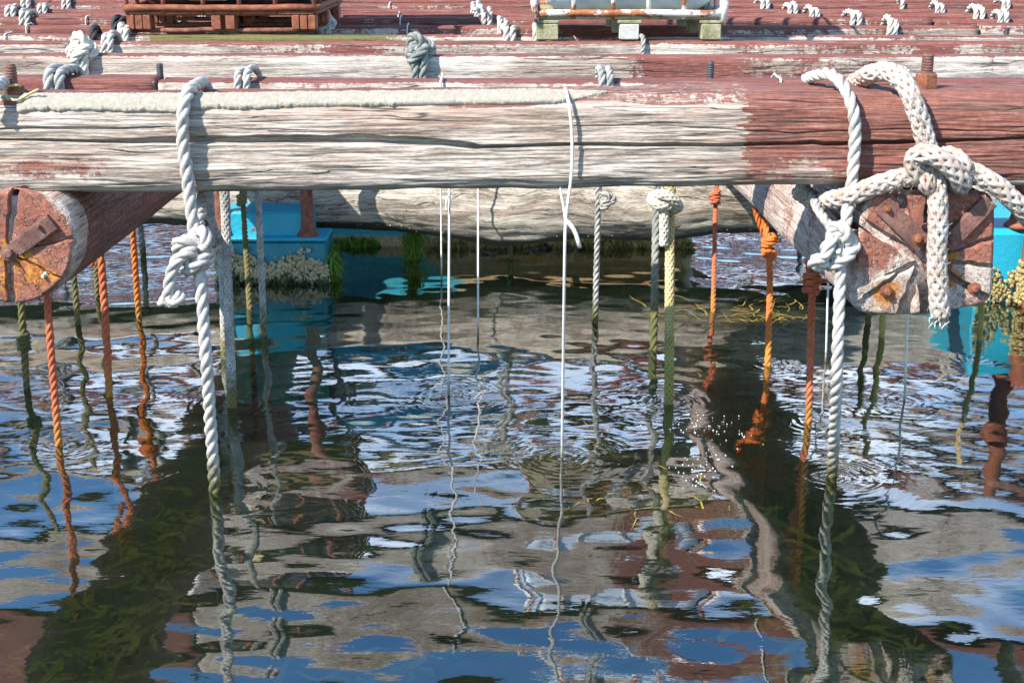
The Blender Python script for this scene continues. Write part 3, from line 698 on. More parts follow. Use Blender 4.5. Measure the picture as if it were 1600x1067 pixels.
def blue_float():
    Y = 2.75; a, b = P(343, 375, Y), P(508, 375, Y); zt = a[2]; x0, x1 = a[0], b[0]
    up = P(400, 333, Y+.05)[2]
    root = empty('blue_float', ((x0+x1)/2, Y+.8, 0), 'turquoise steel float crusted with barnacles, standing left of centre below the front beam', 'float')
    mesh('hull', *box_vf(((x0+x1)/2, Y+.16, (zt-.7)/2), (x1-x0, .32, zt+.7), .02), M['blue_dark'], root, smooth=False)
    mesh('upper_box', *box_vf(((x0+x1)/2-.04, Y+.19, (zt+up)/2-.004), (x1-x0-.10, .28, up-zt+.02), .012), M['blue'], root, smooth=False)
    mesh('rim', *box_vf(((x0+x1)/2, Y+.11, zt+.004), (x1-x0+.02, .26, .02), .006), M['blue'], root, smooth=False)
    for px in (484, 350):
        q = P(px, 372, Y+.10); mesh('pipe', *pipe_vf((q[0], Y+.05, 0), .033, zt+.012, Z_BOT+.02), M['rust_red'], root)
    r = RNG; sp_ = []
    for _ in range(760):
        x = r.uniform(x0-.01, x1+.012); lim = .135+.03*math.sin(x*21)+.03*mn.noise(Vector((x*16, 0, 3))); z = lim*r.beta(1.1, 1.25) if r.random() > .02 else lim+r.uniform(0, .03)
        sp_.append(((x, Y-.006-r.uniform(0, .022), z), r.uniform(.006, .0125)))
    for _ in range(60):
        sp_.append(((x0-r.uniform(0, .03), Y+r.uniform(-.02, .05), r.uniform(-.02, .13)), r.uniform(.008, .015)))
    barnacles(root, sp_, M['barnacle'], label='thick band of pale barnacles above the waterline')
    tufts(root, [(r.uniform(x0, x1), Y-.02, r.uniform(-.01, .035)) for _ in range(80)], M['weed_dark'], 7, .05, label='dark green weed at the waterline')
    tufts(root, [(x1+r.uniform(.0, .03), Y+r.uniform(.0, .3), r.uniform(.0, .16)) for _ in range(60)], M['weed'], 8, .06, label='bright green weed on its right side')
blue_float()
def right_float():
    Y = 2.36; x0 = P(1530, 400, Y)[0]; x1 = x0+1.1; zt = P(1580, 358, Y)[2]
    root = empty('blue_float', ((x0+x1)/2, Y+.8, 0), 'turquoise steel float with yellow barnacles, partly hidden at the right edge', 'float')
    mesh('hull', *box_vf(((x0+x1)/2, Y+.5, (zt-.7)/2), (x1-x0, 1.0, zt+.7), .03), M['blue'], root, smooth=False)
    q = P(1597, 330, Y); mesh('pipe', *pipe_vf((q[0]+.02, Y+.06, 0), .045, zt, Z_BOT+.02), M['rust_orange'], root)
    c = P(1600, 420, Y-.05); mesh('pipe', *pipe_vf((c[0]+.03, Y-.06, 0), .05, -.7, zt+.1), M['rust_orange'], root)
    r = RNG; sp_ = []
    for _ in range(560):
        x = r.uniform(x0, x0+.42); lim = .20+.05*math.sin(x*25); z = lim*r.beta(1.1, 1.5); sp_.append(((x, Y-.006-r.uniform(0, .02), z), r.uniform(.005, .011)))
    for _ in range(160):
        a = r.uniform(3.0, 6.4); sp_.append(((c[0]+.03+.055*math.cos(a), Y-.06+.055*math.sin(a), r.uniform(.0, .24)), r.uniform(.008, .015)))
    barnacles(root, sp_, M['barn_yellow'], label='yellow barnacles and weed on the blue steel')
right_float()
def cyan_float():
    Y = 3.60; x0, x1 = P(500, 385, Y)[0], P(1085, 385, Y)[0]; zt = .78
    root = empty('large_float', ((x0+x1)/2, Y+1, 0), 'long turquoise and tan float behind the low log, mirrored in the water', 'float')
    nx, nz = 110, 44; V = []; 
    for j in range(nz+1):
        z = -.6+(zt+.6)*j/nz
        for i in range(nx+1):
            x = x0+(x1-x0)*i/nx; e = min(1, min(i, nx-i)/4)
            V.append((x, Y+.10*(1-e)**2+.10*max(0, (z-.5)/.28)**2+.008*fbm(x*3, 0, z*3)-.01*max(0, .06-abs(z))*20*abs(mn.noise(Vector((x*18, 1, 1)))), z))
    n1 = len(V)
    for v in list(V): V.append((v[0], Y+2.0-(v[1]-Y), v[2]))
    W = nx+1; F = []
    for j in range(nz):
        for i in range(nx):
            F.append((j*W+i, j*W+i+1, (j+1)*W+i+1, (j+1)*W+i)); F.append((n1+j*W+i, n1+(j+1)*W+i, n1+(j+1)*W+i+1, n1+j*W+i+1))
    for i in range(nx):
        k = nz*W+i; F.append((k, k+1, n1+k+1, n1+k)); F.append((i, n1+i, n1+i+1, i+1))
    for j in range(nz):
        k = j*W; F.append((k, k+W, n1+k+W, n1+k)); k += nx; F.append((k, n1+k, n1+k+W, k+W))
    m, t, b, out = new_mat('turquoise_paint_over_tan'); g = G(t); p = g.pos(); sx = t.nodes.new('ShaderNodeSeparateXYZ'); g.put(sx.inputs[0], p)
    n1_ = g.noise(p, 5, 6, .7); n2_ = g.noise(p, 40, 4, .7)
    edge = P(655, 430, Y)[0]
    f = g.math('ADD', g.math('SUBTRACT', sx.outputs[0], edge), g.math('MULTIPLY', sx.outputs[2], -1.0))     # bare tan plate to the right of a slanting edge
    f = g.step(g.math('ADD', f, g.math('MULTIPLY', g.math('SUBTRACT', n1_, .5), .25)), -.04, .04)
    f = g.math('MAXIMUM', f, g.math('SUBTRACT', 1.0, g.step(g.math('ADD', sx.outputs[2], g.math('MULTIPLY', n1_, .05)), .07, .10)))
    tan_ = g.mix(g.step(n2_, .4, .62), (.44, .31, .15), (.62, .48, .28)); cy = g.mix(g.step(n2_, .3, .6), (.02, .34, .46), (.03, .42, .56))
    g.put(b.inputs['Base Color'], g.mix(f, cy, tan_)); b.inputs['Roughness'].default_value = .6; g.put(b.inputs['Normal'], g.bump(n2_, .3, .006))
    mesh('hull', V, F, m, root)
    r = RNG
    tufts(root, [(r.uniform(x0, x0+.34), Y-.03, r.uniform(.0, .05)) for _ in range(70)], M['weed'], 9, .05, label='bright green weed along the waterline')
    tufts(root, [(r.uniform(x0+.7, x1), Y-.03, r.uniform(.0, .05)) for _ in range(60)], M['kelp_green'], 7, .03, label='olive weed along the waterline')
    barnacles(root, [((r.uniform(x0+.55, x1), Y-.02, r.uniform(-.01, .05)), r.uniform(.008, .018)) for _ in range(260)], M['barn_yellow'], label='yellow barnacles along the waterline')
cyan_float()
for k, (px, py, s, lab) in enumerate([(845, 388, .05, 'clump of dark mussels afloat below the knotty swirl of the low log'), (884, 389, .06, 'larger clump of dark mussels afloat behind the thin white line'), (760, 397, .04, 'small clump of dark mussels in front of the tan reflection, left of the others')]):
    c = PZ(px, py); rt = empty('mussel_clump', c, lab, 'mussels', 'mussel clumps afloat')
    for _ in range(16):
        d = RNG.normal(0, 1, 3)*np.array([s*.8, s*.4, .005]); ax = RNG.normal(0, 1, 3)*np.array([1, 1, .4]); ax /= np.linalg.norm(ax); L = RNG.uniform(.03, .05)
        path = np.array([c+d+ax*L*(u-.5) for u in np.linspace(0, 1, 6)]); mesh('mussel', *tube_vf(path, np.array([.2, .8, 1, .9, .6, .15])*.012, 6), M['mussel'], rt)

# ------------------------------------------------------------------ hanging ropes
ROPES = 'ropes hanging into the water'
def down(w_, depth=.75, drift=.0):
    w_ = np.asarray(w_); return [w_+np.array([drift*.3, 0, -depth*.4]), w_+np.array([drift, 0, -depth])]
def hang(px0, entry, r, mat, label, kind='twist', top=None, mids=(), knots=(), name='hanging_rope', depth=.7):
    """rope hung under a beam and drifting a little towards the camera: entry = pixel where it meets the water,
    px0 = pixel x just below the front beam; top = height of its upper end if it is tied to a log"""
    Wp = PZ(*entry); Ye = Wp[1]
    if top: Yt = Ye+.06; zt = top
    else:
        i = min(range(1, 16), key=lambda k: abs(B_Y[k]+.04-(Ye+.22))); Yt = B_Y[i]+.04; zt = ZB[i]+.03
    Yat = lambda py: Yt+(Ye-Yt)*min(1, max(0, (py-290)/(entry[1]-290)))
    t0 = P(px0, 300, Yt); tp = np.array([t0[0], Yt, zt]); ctl = [tp]
    if not mids: mids = ((px0+(entry[0]-px0)*.45, 300+(entry[1]-300)*.45),)
    if t0[2] < zt-.05 and not top: ctl.append(t0)
    ctl += [P(x, y, Yat(y)) for x, y in mids]
    ctl += [Wp]+down(Wp, depth)
    root = empty(name, tp, label, 'rope' if kind != 'line' else 'line', ROPES)
    mesh('rope_length' if kind != 'line' else 'line_length', *rope_vf(ctl, r, kind), M[mat], root)
    for kn in knots: make_knot(root, kn, Yat(kn[1]), r, mat, kind)
    return root, Yat(340)
def make_knot(root, kn, Y, r, mat, kind='twist'):
    (px, py, style) = kn[:3]; sc = kn[3] if len(kn) > 3 else 1.0; c = P(px, py, Y); mb = MB(); kk = 'twist' if kind == 'line' else kind
    if style == 'coil': mb.add(*rope_vf(coil(c, r*1.45*sc, 3.2, r*5.2*sc, .25, px), r*.92, kk, sides=5))
    elif style == 'bulk':
        mb.add(*rope_vf(trefoil(c, r*3.0*sc, .4+px), r*.95, kk, sides=5)); mb.add(*rope_vf(coil(c+np.array([0, 0, -r*1.2]), r*1.6*sc, 1.6, r*2.6, .5, px+2), r*.95, kk, sides=5))
    elif style == 'double': 
        mb.add(*rope_vf(coil(c+np.array([0, 0, r*2.0]), r*1.7, 1.8, r*2.2, .35, px), r*.95, kk, sides=5)); mb.add(*rope_vf(coil(c-np.array([0, 0, r*1.8]), r*1.6, 1.8, r*2.2, -.35, px+1), r*.95, kk, sides=5))
    return mesh('knot', *mb.out(), M[mat], root)
def strand(root, pts, r, mat, kind='twist', name='loose_end'):
    return mesh(name, *rope_vf([P(*p) for p in pts], r, kind), M[mat], root)

# --- the three ropes over the front beam
def rope_left():
    Yw = PZ(336, 768)
    root = empty('hanging_rope', P(292, 180, -.03), 'greyish white rope looped over the left of the front beam, big knot with curled tail', 'rope', ROPES)
    r = .0205
    mesh('rope_length', *rope_vf([P(330, 132, .34)+np.array([0, 0, -.1]), P(322, 134, .31), P(308, 139, .12)+np.array([0, 0, .012]), P(293, 147, .01), P(286, 176, -.026), P(286, 220, -.03), P(291, 262, -.032), P(296, 305, -.036), P(301, 345, -.05), P(306, 378, -.06), P(309, 405, -.07), P(313, 440, -.08), P(322, 560, -.12), Yw]+down(Yw), r, 'twist'), M['white_rope'], root)
    strand(root, [(322, 280, .32), (317, 306, .20), (311, 345, .02), (309, 378, -.04)], r, 'white_rope', name='back_strand')
    mb = MB()
    c = P(305, 387, -.075); mb.add(*rope_vf(trefoil(c, .058, .5), r*.98, 'twist')); 
    mb.add(*rope_vf(coil(P(308, 408, -.075), .036, 1.5, .05, .5, 1), r*.98, 'twist'))
    mesh('knot', *mb.out(), M['white_rope'], root)
    strand(root, [(306, 392, -.10), (290, 397, -.12), (275, 408, -.13), (267, 430, -.13), (264, 452, -.13), (262, 468, -.13), (272, 473, -.14), (281, 463, -.13), (272, 458, -.11), (257, 470, -.12), (252, 476, -.12)], r*.95, 'white_rope', name='curled_tail')
rope_left()
def rope_right():
    Wp = PZ(1300, 743); r = .0195
    root = empty('hanging_rope', P(1330, 180, -.03), 'clean white twisted rope over the front beam, knotted beside the square log', 'rope', ROPES)
    mesh('rope_length', *rope_vf([P(1260, 124, .30), P(1276, 124, .16)+np.array([0, 0, .012]), P(1298, 122, .08)+np.array([0, 0, .01]), P(1318, 136, .01), P(1331, 165, -.026), P(1336, 200, -.032), P(1334, 250, -.036), P(1329, 300, -.045), P(1322, 345, -.08), P(1317, 385, -.10), P(1313, 430, -.12), P(1307, 590, -.17), Wp]+down(Wp), r, 'twist'), M['white_rope'], root)
    strand(root, [(1255, 285, .25), (1267, 305, .12), (1280, 330, .0), (1295, 352, -.07), (1306, 372, -.09)], r*.8, 'grey_rope', name='back_strand')
    mb = MB(); mb.add(*rope_vf(trefoil(P(1312, 378, -.10), .052, 1.2), r, 'twist')); mb.add(*rope_vf(coil(P(1314, 398, -.10), .034, 1.4, .045, .5, 2), r, 'twist'))
    mesh('knot', *mb.out(), M['white_rope'], root)
    strand(root, [(1303, 368, -.13), (1296, 385, -.14), (1288, 402, -.14), (1274, 406, -.14), (1270, 414, -.13), (1284, 416, -.125), (1290, 408, -.12)], r*.95, 'white_rope', name='knotted_tail')
rope_right()
def rope_braid():
    r = .0300
    root = empty('mooring_rope', P(1460, 260, -.1), 'thick braided white rope hitched round the front beam and square log, frayed end hanging', 'rope')
    def st(pts, name, rr=r): mesh(name, *rope_vf([P(*p) for p in pts], rr, 'braid'), M['braid'], root)
    st([(1335, 130, .33), (1347, 124, .22), (1362, 116, .12), (1385, 112, .06), (1408, 124, .0), (1424, 152, -.035), (1437, 188, -.045), (1447, 222, -.05), (1453, 250, -.06), (1458, 275, -.07)], 'over_beam_length')
    st([(1463, 262, -.10), (1464, 300, -.125), (1466, 340, -.135), (1464, 400, -.138), (1466, 450, -.135), (1469, 494, -.13)], 'hanging_end')
    st([(1250, 300, .30), (1275, 315, .16), (1305, 312, .0), (1335, 304, -.07), (1375, 288, -.085), (1410, 278, -.09), (1440, 274, -.10), (1458, 270, -.09)], 'left_arm')
    st([(1470, 248, -.07), (1500, 262, -.08), (1530, 274, -.09), (1560, 292, -.10), (1590, 320, -.09), (1620, 356, -.05), (1650, 410, .05), (1655, 440, .2)], 'right_arm')
    st([(1446, 285, -.10), (1432, 268, -.12), (1428, 248, -.13), (1442, 240, -.155), (1464, 246, -.165), (1484, 260, -.165), (1500, 280, -.15), (1503, 290, -.12), (1492, 284, -.09)], 'hitch')
    st([(1452, 262, -.11), (1448, 282, -.135), (1452, 294, -.13), (1460, 286, -.10)], 'under_turn', r*.85)
    st([(1476, 242, -.05), (1492, 246, -.10), (1506, 258, -.115), (1504, 272, -.09)], 'back_turn', r*.9)
    mb = MB()
    for _ in range(46):
        c = P(1469, 490, -.13)+RNG.normal(0, .012, 3); d = np.array([RNG.normal(0, .012), RNG.normal(0, .008), -RNG.uniform(.015, .04)])
        mb.add(*tube_vf([c, c+d*.5+RNG.normal(0, .002, 3), c+d], .0022, 4))
    tag(mesh('frayed_tuft', *mb.out(), M['braid'], root), kind='stuff')
    mb = MB()            # fluffy broken yarns all along
    for (a, b) in (((1330, 306, -.1), (1450, 272, -.13)), ((1464, 300, -.16), (1466, 480, -.165)), ((1500, 262, -.11), (1600, 330, -.11)), ((1424, 152, -.065), (1453, 250, -.09))):
        A_, B_ = P(*a), P(*b)
        for _ in range(150):
            f = RNG.random(); c = A_+(B_-A_)*f+RNG.normal(0, .012, 3); d = RNG.normal(0, .008, 3); mb.add(*tube_vf([c, c+d*.6, c+d+RNG.normal(0, .003, 3)], .0008, 3))
    tag(mesh('broken_yarn', *mb.out(), M['braid'], root), kind='stuff')
rope_braid()
def line_mid():
    root = empty('hanging_line', P(890, 180, -.02), 'thin white line over the middle of the front beam with a short bent tail', 'line', ROPES)
    Wp = PZ(878, 716)
    mesh('line_length', *rope_vf([P(882, 139, .2), P(884, 143, .06)+np.array([0, 0, .006]), P(888, 158, -.012), P(893, 200, -.022), P(894, 250, -.024), P(891, 290, -.026), P(884, 345, -.024), P(882, 420, -.025), Wp]+down(Wp, .4), .0052, 'line'), M['line'], root)
    strand(root, [(884, 345, -.026), (892, 352, -.03), (900, 366, -.035), (906, 387, -.035)], .0072, 'line', 'line', 'bent_tail')
    strand(root, [(872, 262, .05), (876, 300, .02), (881, 325, -.01), (883, 346, -.024)], .004, 'line', 'line', 'back_strand')
line_mid()

# --- ropes hung from the beams behind (entry pixel fixes the distance)
H = hang
root, Y = H(351, (363, 634), .0185, 'grey_rope', 'grey hairy rope with green foot, right beside the big white knot', mids=[(356, 450)], kind='braid')
root, Y = H(328, (352, 560), .0185, 'grey_rope', 'short grey rope ending in a pale knot, right behind the big white knot', mids=[(330, 340), (343, 388), (349, 450)], knots=[(342, 384, 'bulk', .95)], kind='braid')
H(379, (390, 484), .0150, 'olive_rope', 'thin rope turning olive, hanging in front of the blue float, left of the pale one', knots=[(378, 311, 'coil', .8)])
H(403, (413, 527), .0160, 'grey_rope', 'pale grey twisted rope hanging in front of the middle of the blue float')
H(689, (690, 437), .0050, 'line', 'leftmost of the three thin white lines, its foot yellow', 'line', name='hanging_line')
r_, Y_ = H(702, (701, 614), .0052, 'line', 'middle of the three thin white lines, reaching nearest, with a hooked top', 'line', name='hanging_line')
strand(r_, [(702, 306, Y_), (698, 313, Y_-.01), (697, 324, Y_-.01), (699, 330, Y_-.01)], .004, 'line', 'line', 'hooked_end')
H(747, (747, 527), .0050, 'line', 'rightmost of the three thin white lines', 'line', name='hanging_line')
r_, Y_ = H(935, (930, 505), .0150, 'grey_rope', 'grey twisted rope with a loose knot at its top, right of the bent line')
make_knot(r_, (948, 312, 'bulk', .75), Y_-.03, .0150, 'grey_rope')
H(1026, (1021, 545), .0185, 'grey_dark', 'dark grey steel-like twisted rope beside the yellow furry rope')
r_, Y_ = H(1048, (1045, 629), .0185, 'yellow_rope', 'furry yellowish rope with a fat cream knot just below the front beam', kind='braid', mids=[(1047, 340), (1046, 480)])
mesh('knot', *MB().add(*rope_vf([P(*p) for p in ((1058, 318, Y_), (1040, 322, Y_-.05), (1022, 318, Y_-.05), (1020, 308, Y_-.02), (1036, 304, Y_-.06), (1052, 312, Y_-.06), (1060, 324, Y_-.03), (1050, 328, Y_-.01))], .020, 'braid')).out(), M['cream_rope'], r_)
strand(r_, [(1036, 312, Y_-.03), (1037, 335, Y_-.04), (1038, 360, Y_-.04), (1037, 384, Y_-.04)], .0190, 'cream_rope', 'braid', 'short_tail')
H(1119, (1114, 487), .0125, 'rusty_rope', 'slim faded orange rope left of the square log, small knot at its top', knots=[(1118, 309, 'coil', 1.0)])
r_, Y_ = H(1193, (1199, 571), .0150, 'orange_rope', 'bright orange rope knotted just below a doubled strand, beside the square log', mids=[(1193, 340), (1201, 380), (1203, 450)], knots=[(1202, 386, 'double')])
strand(r_, [(1178, 290, Y_-.01), (1181, 330, Y_-.01), (1190, 358, Y_-.01), (1200, 378, Y_-.01)], .0140, 'orange_rope', name='second_strand')
strand(r_, [(1200, 380, Y_-.02), (1210, 377, Y_-.03), (1219, 376, Y_-.01)], .0115, 'orange_rope', name='short_tail')
r_, Y_ = H(1274, (1263, 660), .0140, 'rusty_rope', 'red-orange rope with a doubled strand hanging in front of the square log', mids=[(1268, 360), (1263, 405), (1268, 440), (1268, 480)], knots=[(1268, 441, 'coil', 1.15)], top=.93)
strand(r_, [(1276, 292, Y_-.02), (1274, 335, Y_-.03), (1266, 380, Y_-.03), (1264, 420, Y_-.02)], .0130, 'rusty_rope', name='second_strand')
strand(r_, [(1270, 436, Y_), (1284, 439, Y_+.02), (1297, 438, Y_+.04)], .0095, 'rusty_rope', name='short_tail')
H(1298, (1290, 566), .0050, 'line', 'thin yellowish line dropping beside the knot of the clean white rope', 'line', name='hanging_line', top=.75)
H(1424, (1413, 627), .0050, 'line', 'thin white line below the sawn end of the square log', 'line', name='hanging_line', top=.62)
H(1385, (1378, 524), .0150, 'yellow_rope', 'weedy yellow rope showing below the left of the square log end', top=.6)
H(1364, (1356, 505), .0150, 'olive_rope', 'olive weedy rope deep behind, left of the one below the square log end', top=.55)
H(1540, (1531, 530), .0135, 'yellow_rope', 'yellow rope with green foot dropping at the right corner of the square log', top=.6)
H(22, (42, 606), .0150, 'olive_rope', 'mossy green knotted rope at the left edge below the round log', top=.7, knots=[(37, 535, 'coil', .8)])
H(60, (92, 695), .0140, 'rusty_rope', 'faded red-orange rope below the round log, leftmost of the orange ropes', top=.66)
H(104, (122, 508), .0145, 'olive_rope', 'olive rope hanging from behind the round log, left of the knotted orange rope', top=.7)
H(146, (152, 466), .0125, 'olive_rope', 'short olive rope seen just behind the knotted orange rope', top=.7)
r_, Y_ = H(136, (171, 620), .0155, 'rusty_rope', 'orange rope slung round the round log with a messy knot and short tail', mids=[(140, 312), (150, 340), (154, 362), (159, 420), (166, 520)], top=.93)
make_knot(r_, (155, 356, 'bulk', 1.0), Y_, .0150, 'rusty_rope'); strand(r_, [(152, 365, Y_-.01), (145, 385, Y_-.01), (143, 415, Y_-.01)], .013, 'rusty_rope', name='short_tail')
H(203, (217, 497), .0150, 'orange_rope', 'bright orange rope knotted at its top, right of the round log', knots=[(203, 317, 'coil', 1.1)])
c = P(645, 365, 3.5); wr = PZ(645, 404)
rt = empty('weedy_post', (wr[0], wr[1], 0), 'upright post furred with green weed under the low log, left of the thin lines', 'post')
mesh('rope_core', *tube_vf([wr+np.array([0, 0, .30]), wr+np.array([.004, 0, .1]), wr+np.array([0, 0, -.5])], .022, 8), M['weed_dark'], rt)
tufts(rt, [wr+np.array([RNG.normal(0, .02), -.01, RNG.uniform(-.05, .20)]) for _ in range(60)], M['weed'], 8, .05, label='shaggy green weed')

# ------------------------------------------------------------------ loops tied round the beams on deck
def deck_x(px, Y, z=None): return (px-800)/FPX*((Y+CAM_D)*_ct+(CAM_H-Z_D)*_st)
def loop(i, px, mat, r, label, n=2, gap=None, drop=0.0, kind='twist', knot=False, px_gap=15):
    Yb = B_Y[i]; zt = Z_D+BTOPDZ[i]; q = np.array([deck_x(px, Yb), Yb, zt])
    wd = BW[i]; root = empty('rope_loop', (q[0], Yb+wd/2, zt), label, 'rope', 'rope loops tied round the deck beams')
    for k in range(n):
        x = q[0]+k*px_gap*(Yb+CAM_D)/FPX; s = RNG.normal(0, .012); g_ = r*1.02+.004
        hb = RNG.uniform(.0, .03)
        pts = [(x+s, Yb-g_*.3, ZB[i]-.05), (x, Yb-g_, (ZB[i]+zt)/2), (x+.004, Yb-g_-.002, zt-.035), (x+.006, Yb-g_*.5, zt+g_*.75+hb*.4), (x+s*.5, Yb+wd*.5, zt+g_+hb), (x+s, Yb+wd+g_*.5, zt+g_*.6), (x+s, Yb+wd+g_, (ZB[i]+zt)/2), (x+s*.5, Yb+wd*.6, ZB[i]-.05)]
        mesh('turn', *rope_vf(pts, r, kind, sides=5 if i < 5 else 4), M[mat], root)
    if drop:
        x = q[0]+.01; mesh('hanging_length', *rope_vf([(x, Yb-.01, ZB[i]+.02), (x+.01, Yb, .5), (x+.015, Yb+.01, 0), (x+.02, Yb, -.6)], r*.9, 'twist', sides=4), M[drop], root)
    if knot:
        kx = q[0]+.5*px_gap*(Yb+CAM_D)/FPX; cc = np.array([kx, Yb+.01, zt+r*1.6])
        mb = MB(); mb.add(*rope_vf(trefoil(cc, r*3.0, .7+px), r, kind)); mb.add(*rope_vf(coil(cc+np.array([0, -r, -r]), r*1.7, 1.5, r*2.4, .7, 1), r, kind)); mesh('knot', *mb.out(), M[mat], root)
    return root
LO = loop
LO(1, 76, 'grey_rope', .020, 'pale grey pair of rope turns on the second beam, left of the butt joint', px_gap=17)
LO(1, 370, 'white_rope', .0150, 'white pair of rope turns on the second beam, behind the cement crust', px_gap=14)
LO(1, 938, 'grey_rope', .0150, 'grey pair of rope turns on the second beam, by the end of the cement crust', px_gap=12)
LO(1, 1392, 'cream_rope', .0150, 'cream pair of rope turns on the second beam, beside the right threaded bolt', px_gap=22)
LO(2, 122, 'cream_rope', .020, 'cream rope with a bulky knot on the third beam, at the left', px_gap=10, knot=True)
LO(2, 648, 'grey_dark', .020, 'dark grey rope hank knotted over the third beam, near the middle', px_gap=13, knot=True)
LO(3, 163, 'white_rope', .018, 'pair of white turns on the fourth beam, right of the cream knot', px_gap=9)
LO(3, 1003, 'grey_rope', .013, 'single small grey hook of rope on the fourth beam, under the white tank', n=1)
LO(4, 146, 'black_rope', .022, 'single black rope turn on the fifth beam, at the left', n=1)
LO(4, 188, 'cream_rope', .019, 'cream pair of turns on the fifth beam, at the rusty pallet corner', px_gap=8, drop='grey_rope')
LO(5, 180, 'black_rope', .022, 'black rope turns on the sixth beam, behind the rusty pallet corner', px_gap=10)
LO(4, 790, 'white_rope', .021, 'white pair of turns on the fifth beam, left of the white tank', px_gap=9, drop='grey_rope')
LO(4, 836, 'white_rope', .021, 'single white turn on the fifth beam, at the corner of the white tank', n=1)
LO(5, 780, 'white_rope', .019, 'white pair of turns on the sixth beam, left of the white tank', px_gap=9, drop='white_rope')
LO(6, 755, 'white_rope', .019, 'white pair of turns on the seventh beam, between the two tanks', px_gap=9, drop='grey_rope')
LO(7, 744, 'white_rope', .019, 'white pair of turns on the eighth beam, between the two tanks', px_gap=8, drop='grey_rope')
LO(8, 738, 'white_rope', .019, 'white pair of turns on the ninth beam, between the two tanks', px_gap=8)
LO(5, 503, 'white_rope', .019, 'white pair of turns on the sixth beam, right of the rusty pallet', px_gap=9, drop='grey_rope', knot=True)
LO(7, 507, 'white_rope', .019, 'white pair of turns on the eighth beam, right of the rusty pallet', px_gap=8, knot=True)
LO(6, 35, 'white_rope', .020, 'white pair of turns on the seventh beam, at the left edge', px_gap=8, drop='grey_rope')
LO(7, 12, 'white_rope', .020, 'white pair of turns on the eighth beam, at the left edge', px_gap=9, drop='grey_rope')
LO(8, 62, 'white_rope', .019, 'white pair of turns on the ninth beam, left of the rusty pallet', px_gap=8, drop='grey_rope')
LO(9, 36, 'white_rope', .019, 'white pair of turns on the tenth beam, at the left edge', px_gap=8)
LO(9, 100, 'white_rope', .019, 'white pair of turns on the tenth beam, left of the rusty tank', px_gap=7)
LO(6, 270, 'white_rope', .018, 'white turns on the seventh beam, under the rusty pallet left of its middle foot', px_gap=9)
LO(7, 310, 'white_rope', .018, 'white turns on the eighth beam, under the rusty pallet at its middle foot', px_gap=8)
LO(5, 1388, 'cream_rope', .020, 'yellowish pair of turns on the sixth beam, on the right', px_gap=8, drop='grey_rope')
LO(6, 1330, 'white_rope', .019, 'white pair of turns on the seventh beam, right of the white tank', px_gap=10, drop='grey_rope')
LO(6, 1560, 'white_rope', .019, 'white pair of turns on the seventh beam, at the right edge', px_gap=9, drop='grey_rope')
LO(7, 1266, 'white_rope', .019, 'white pair of turns on the eighth beam, right of the white tank', px_gap=9, drop='grey_rope')
LO(7, 1522, 'cream_rope', .019, 'cream pair of turns on the eighth beam, towards the right edge', px_gap=10)
LO(8, 1232, 'white_rope', .019, 'white pair of turns on the ninth beam, right of the white tank', px_gap=9)
LO(8, 1462, 'white_rope', .019, 'white pair of turns on the ninth beam, towards the right edge', px_gap=8)
LO(9, 1190, 'white_rope', .019, 'white pair of turns on the tenth beam, right of the white tank', px_gap=8)
LO(9, 1408, 'white_rope', .018, 'single white turn on the tenth beam, on the right', n=1)
LO(9, 1566, 'white_rope', .018, 'white pair of turns on the tenth beam, at the right edge', px_gap=7)
for (i, px, lab) in ((1, 688, 'thin white string round the second beam, near the middle'), (1, 1219, 'thin white string round the second beam, on the right'), (4, 7, 'thin white string round the fifth beam, at the left edge'),
                     (5, 41, 'thin white string round the sixth beam, at the left'), (5, 636, 'thin white string round the sixth beam, between the tanks'), (6, 625, 'thin white string round the seventh beam, between the tanks'),
                     (6, 134, 'thin white string round the seventh beam, left of the rusty pallet'), (7, 622, 'thin white string round the eighth beam, between the tanks'), (9, 608, 'thin white string round the tenth beam, between the tanks')):
    Yb, zt, wd = B_Y[i], Z_D+BTOPDZ[i], BW[i]; x = deck_x(px, Yb); g_ = .009; root = empty('string_turn', (x, Yb+wd/2, zt), lab, 'string', 'strings tied round the deck beams')
    pts = [(x, Yb-g_, ZB[i]-.02), (x, Yb-g_, zt-.03), (x+.003, Yb-g_*.6, zt+g_*.6), (x+.004, Yb+wd/2, zt+g_), (x, Yb+wd+g_, zt), (x, Yb+wd+g_, ZB[i]), (x, Yb+wd/2, ZB[i]-.012)]
    mesh('string', *rope_vf(pts, .0045, 'line'), M['line'], root)

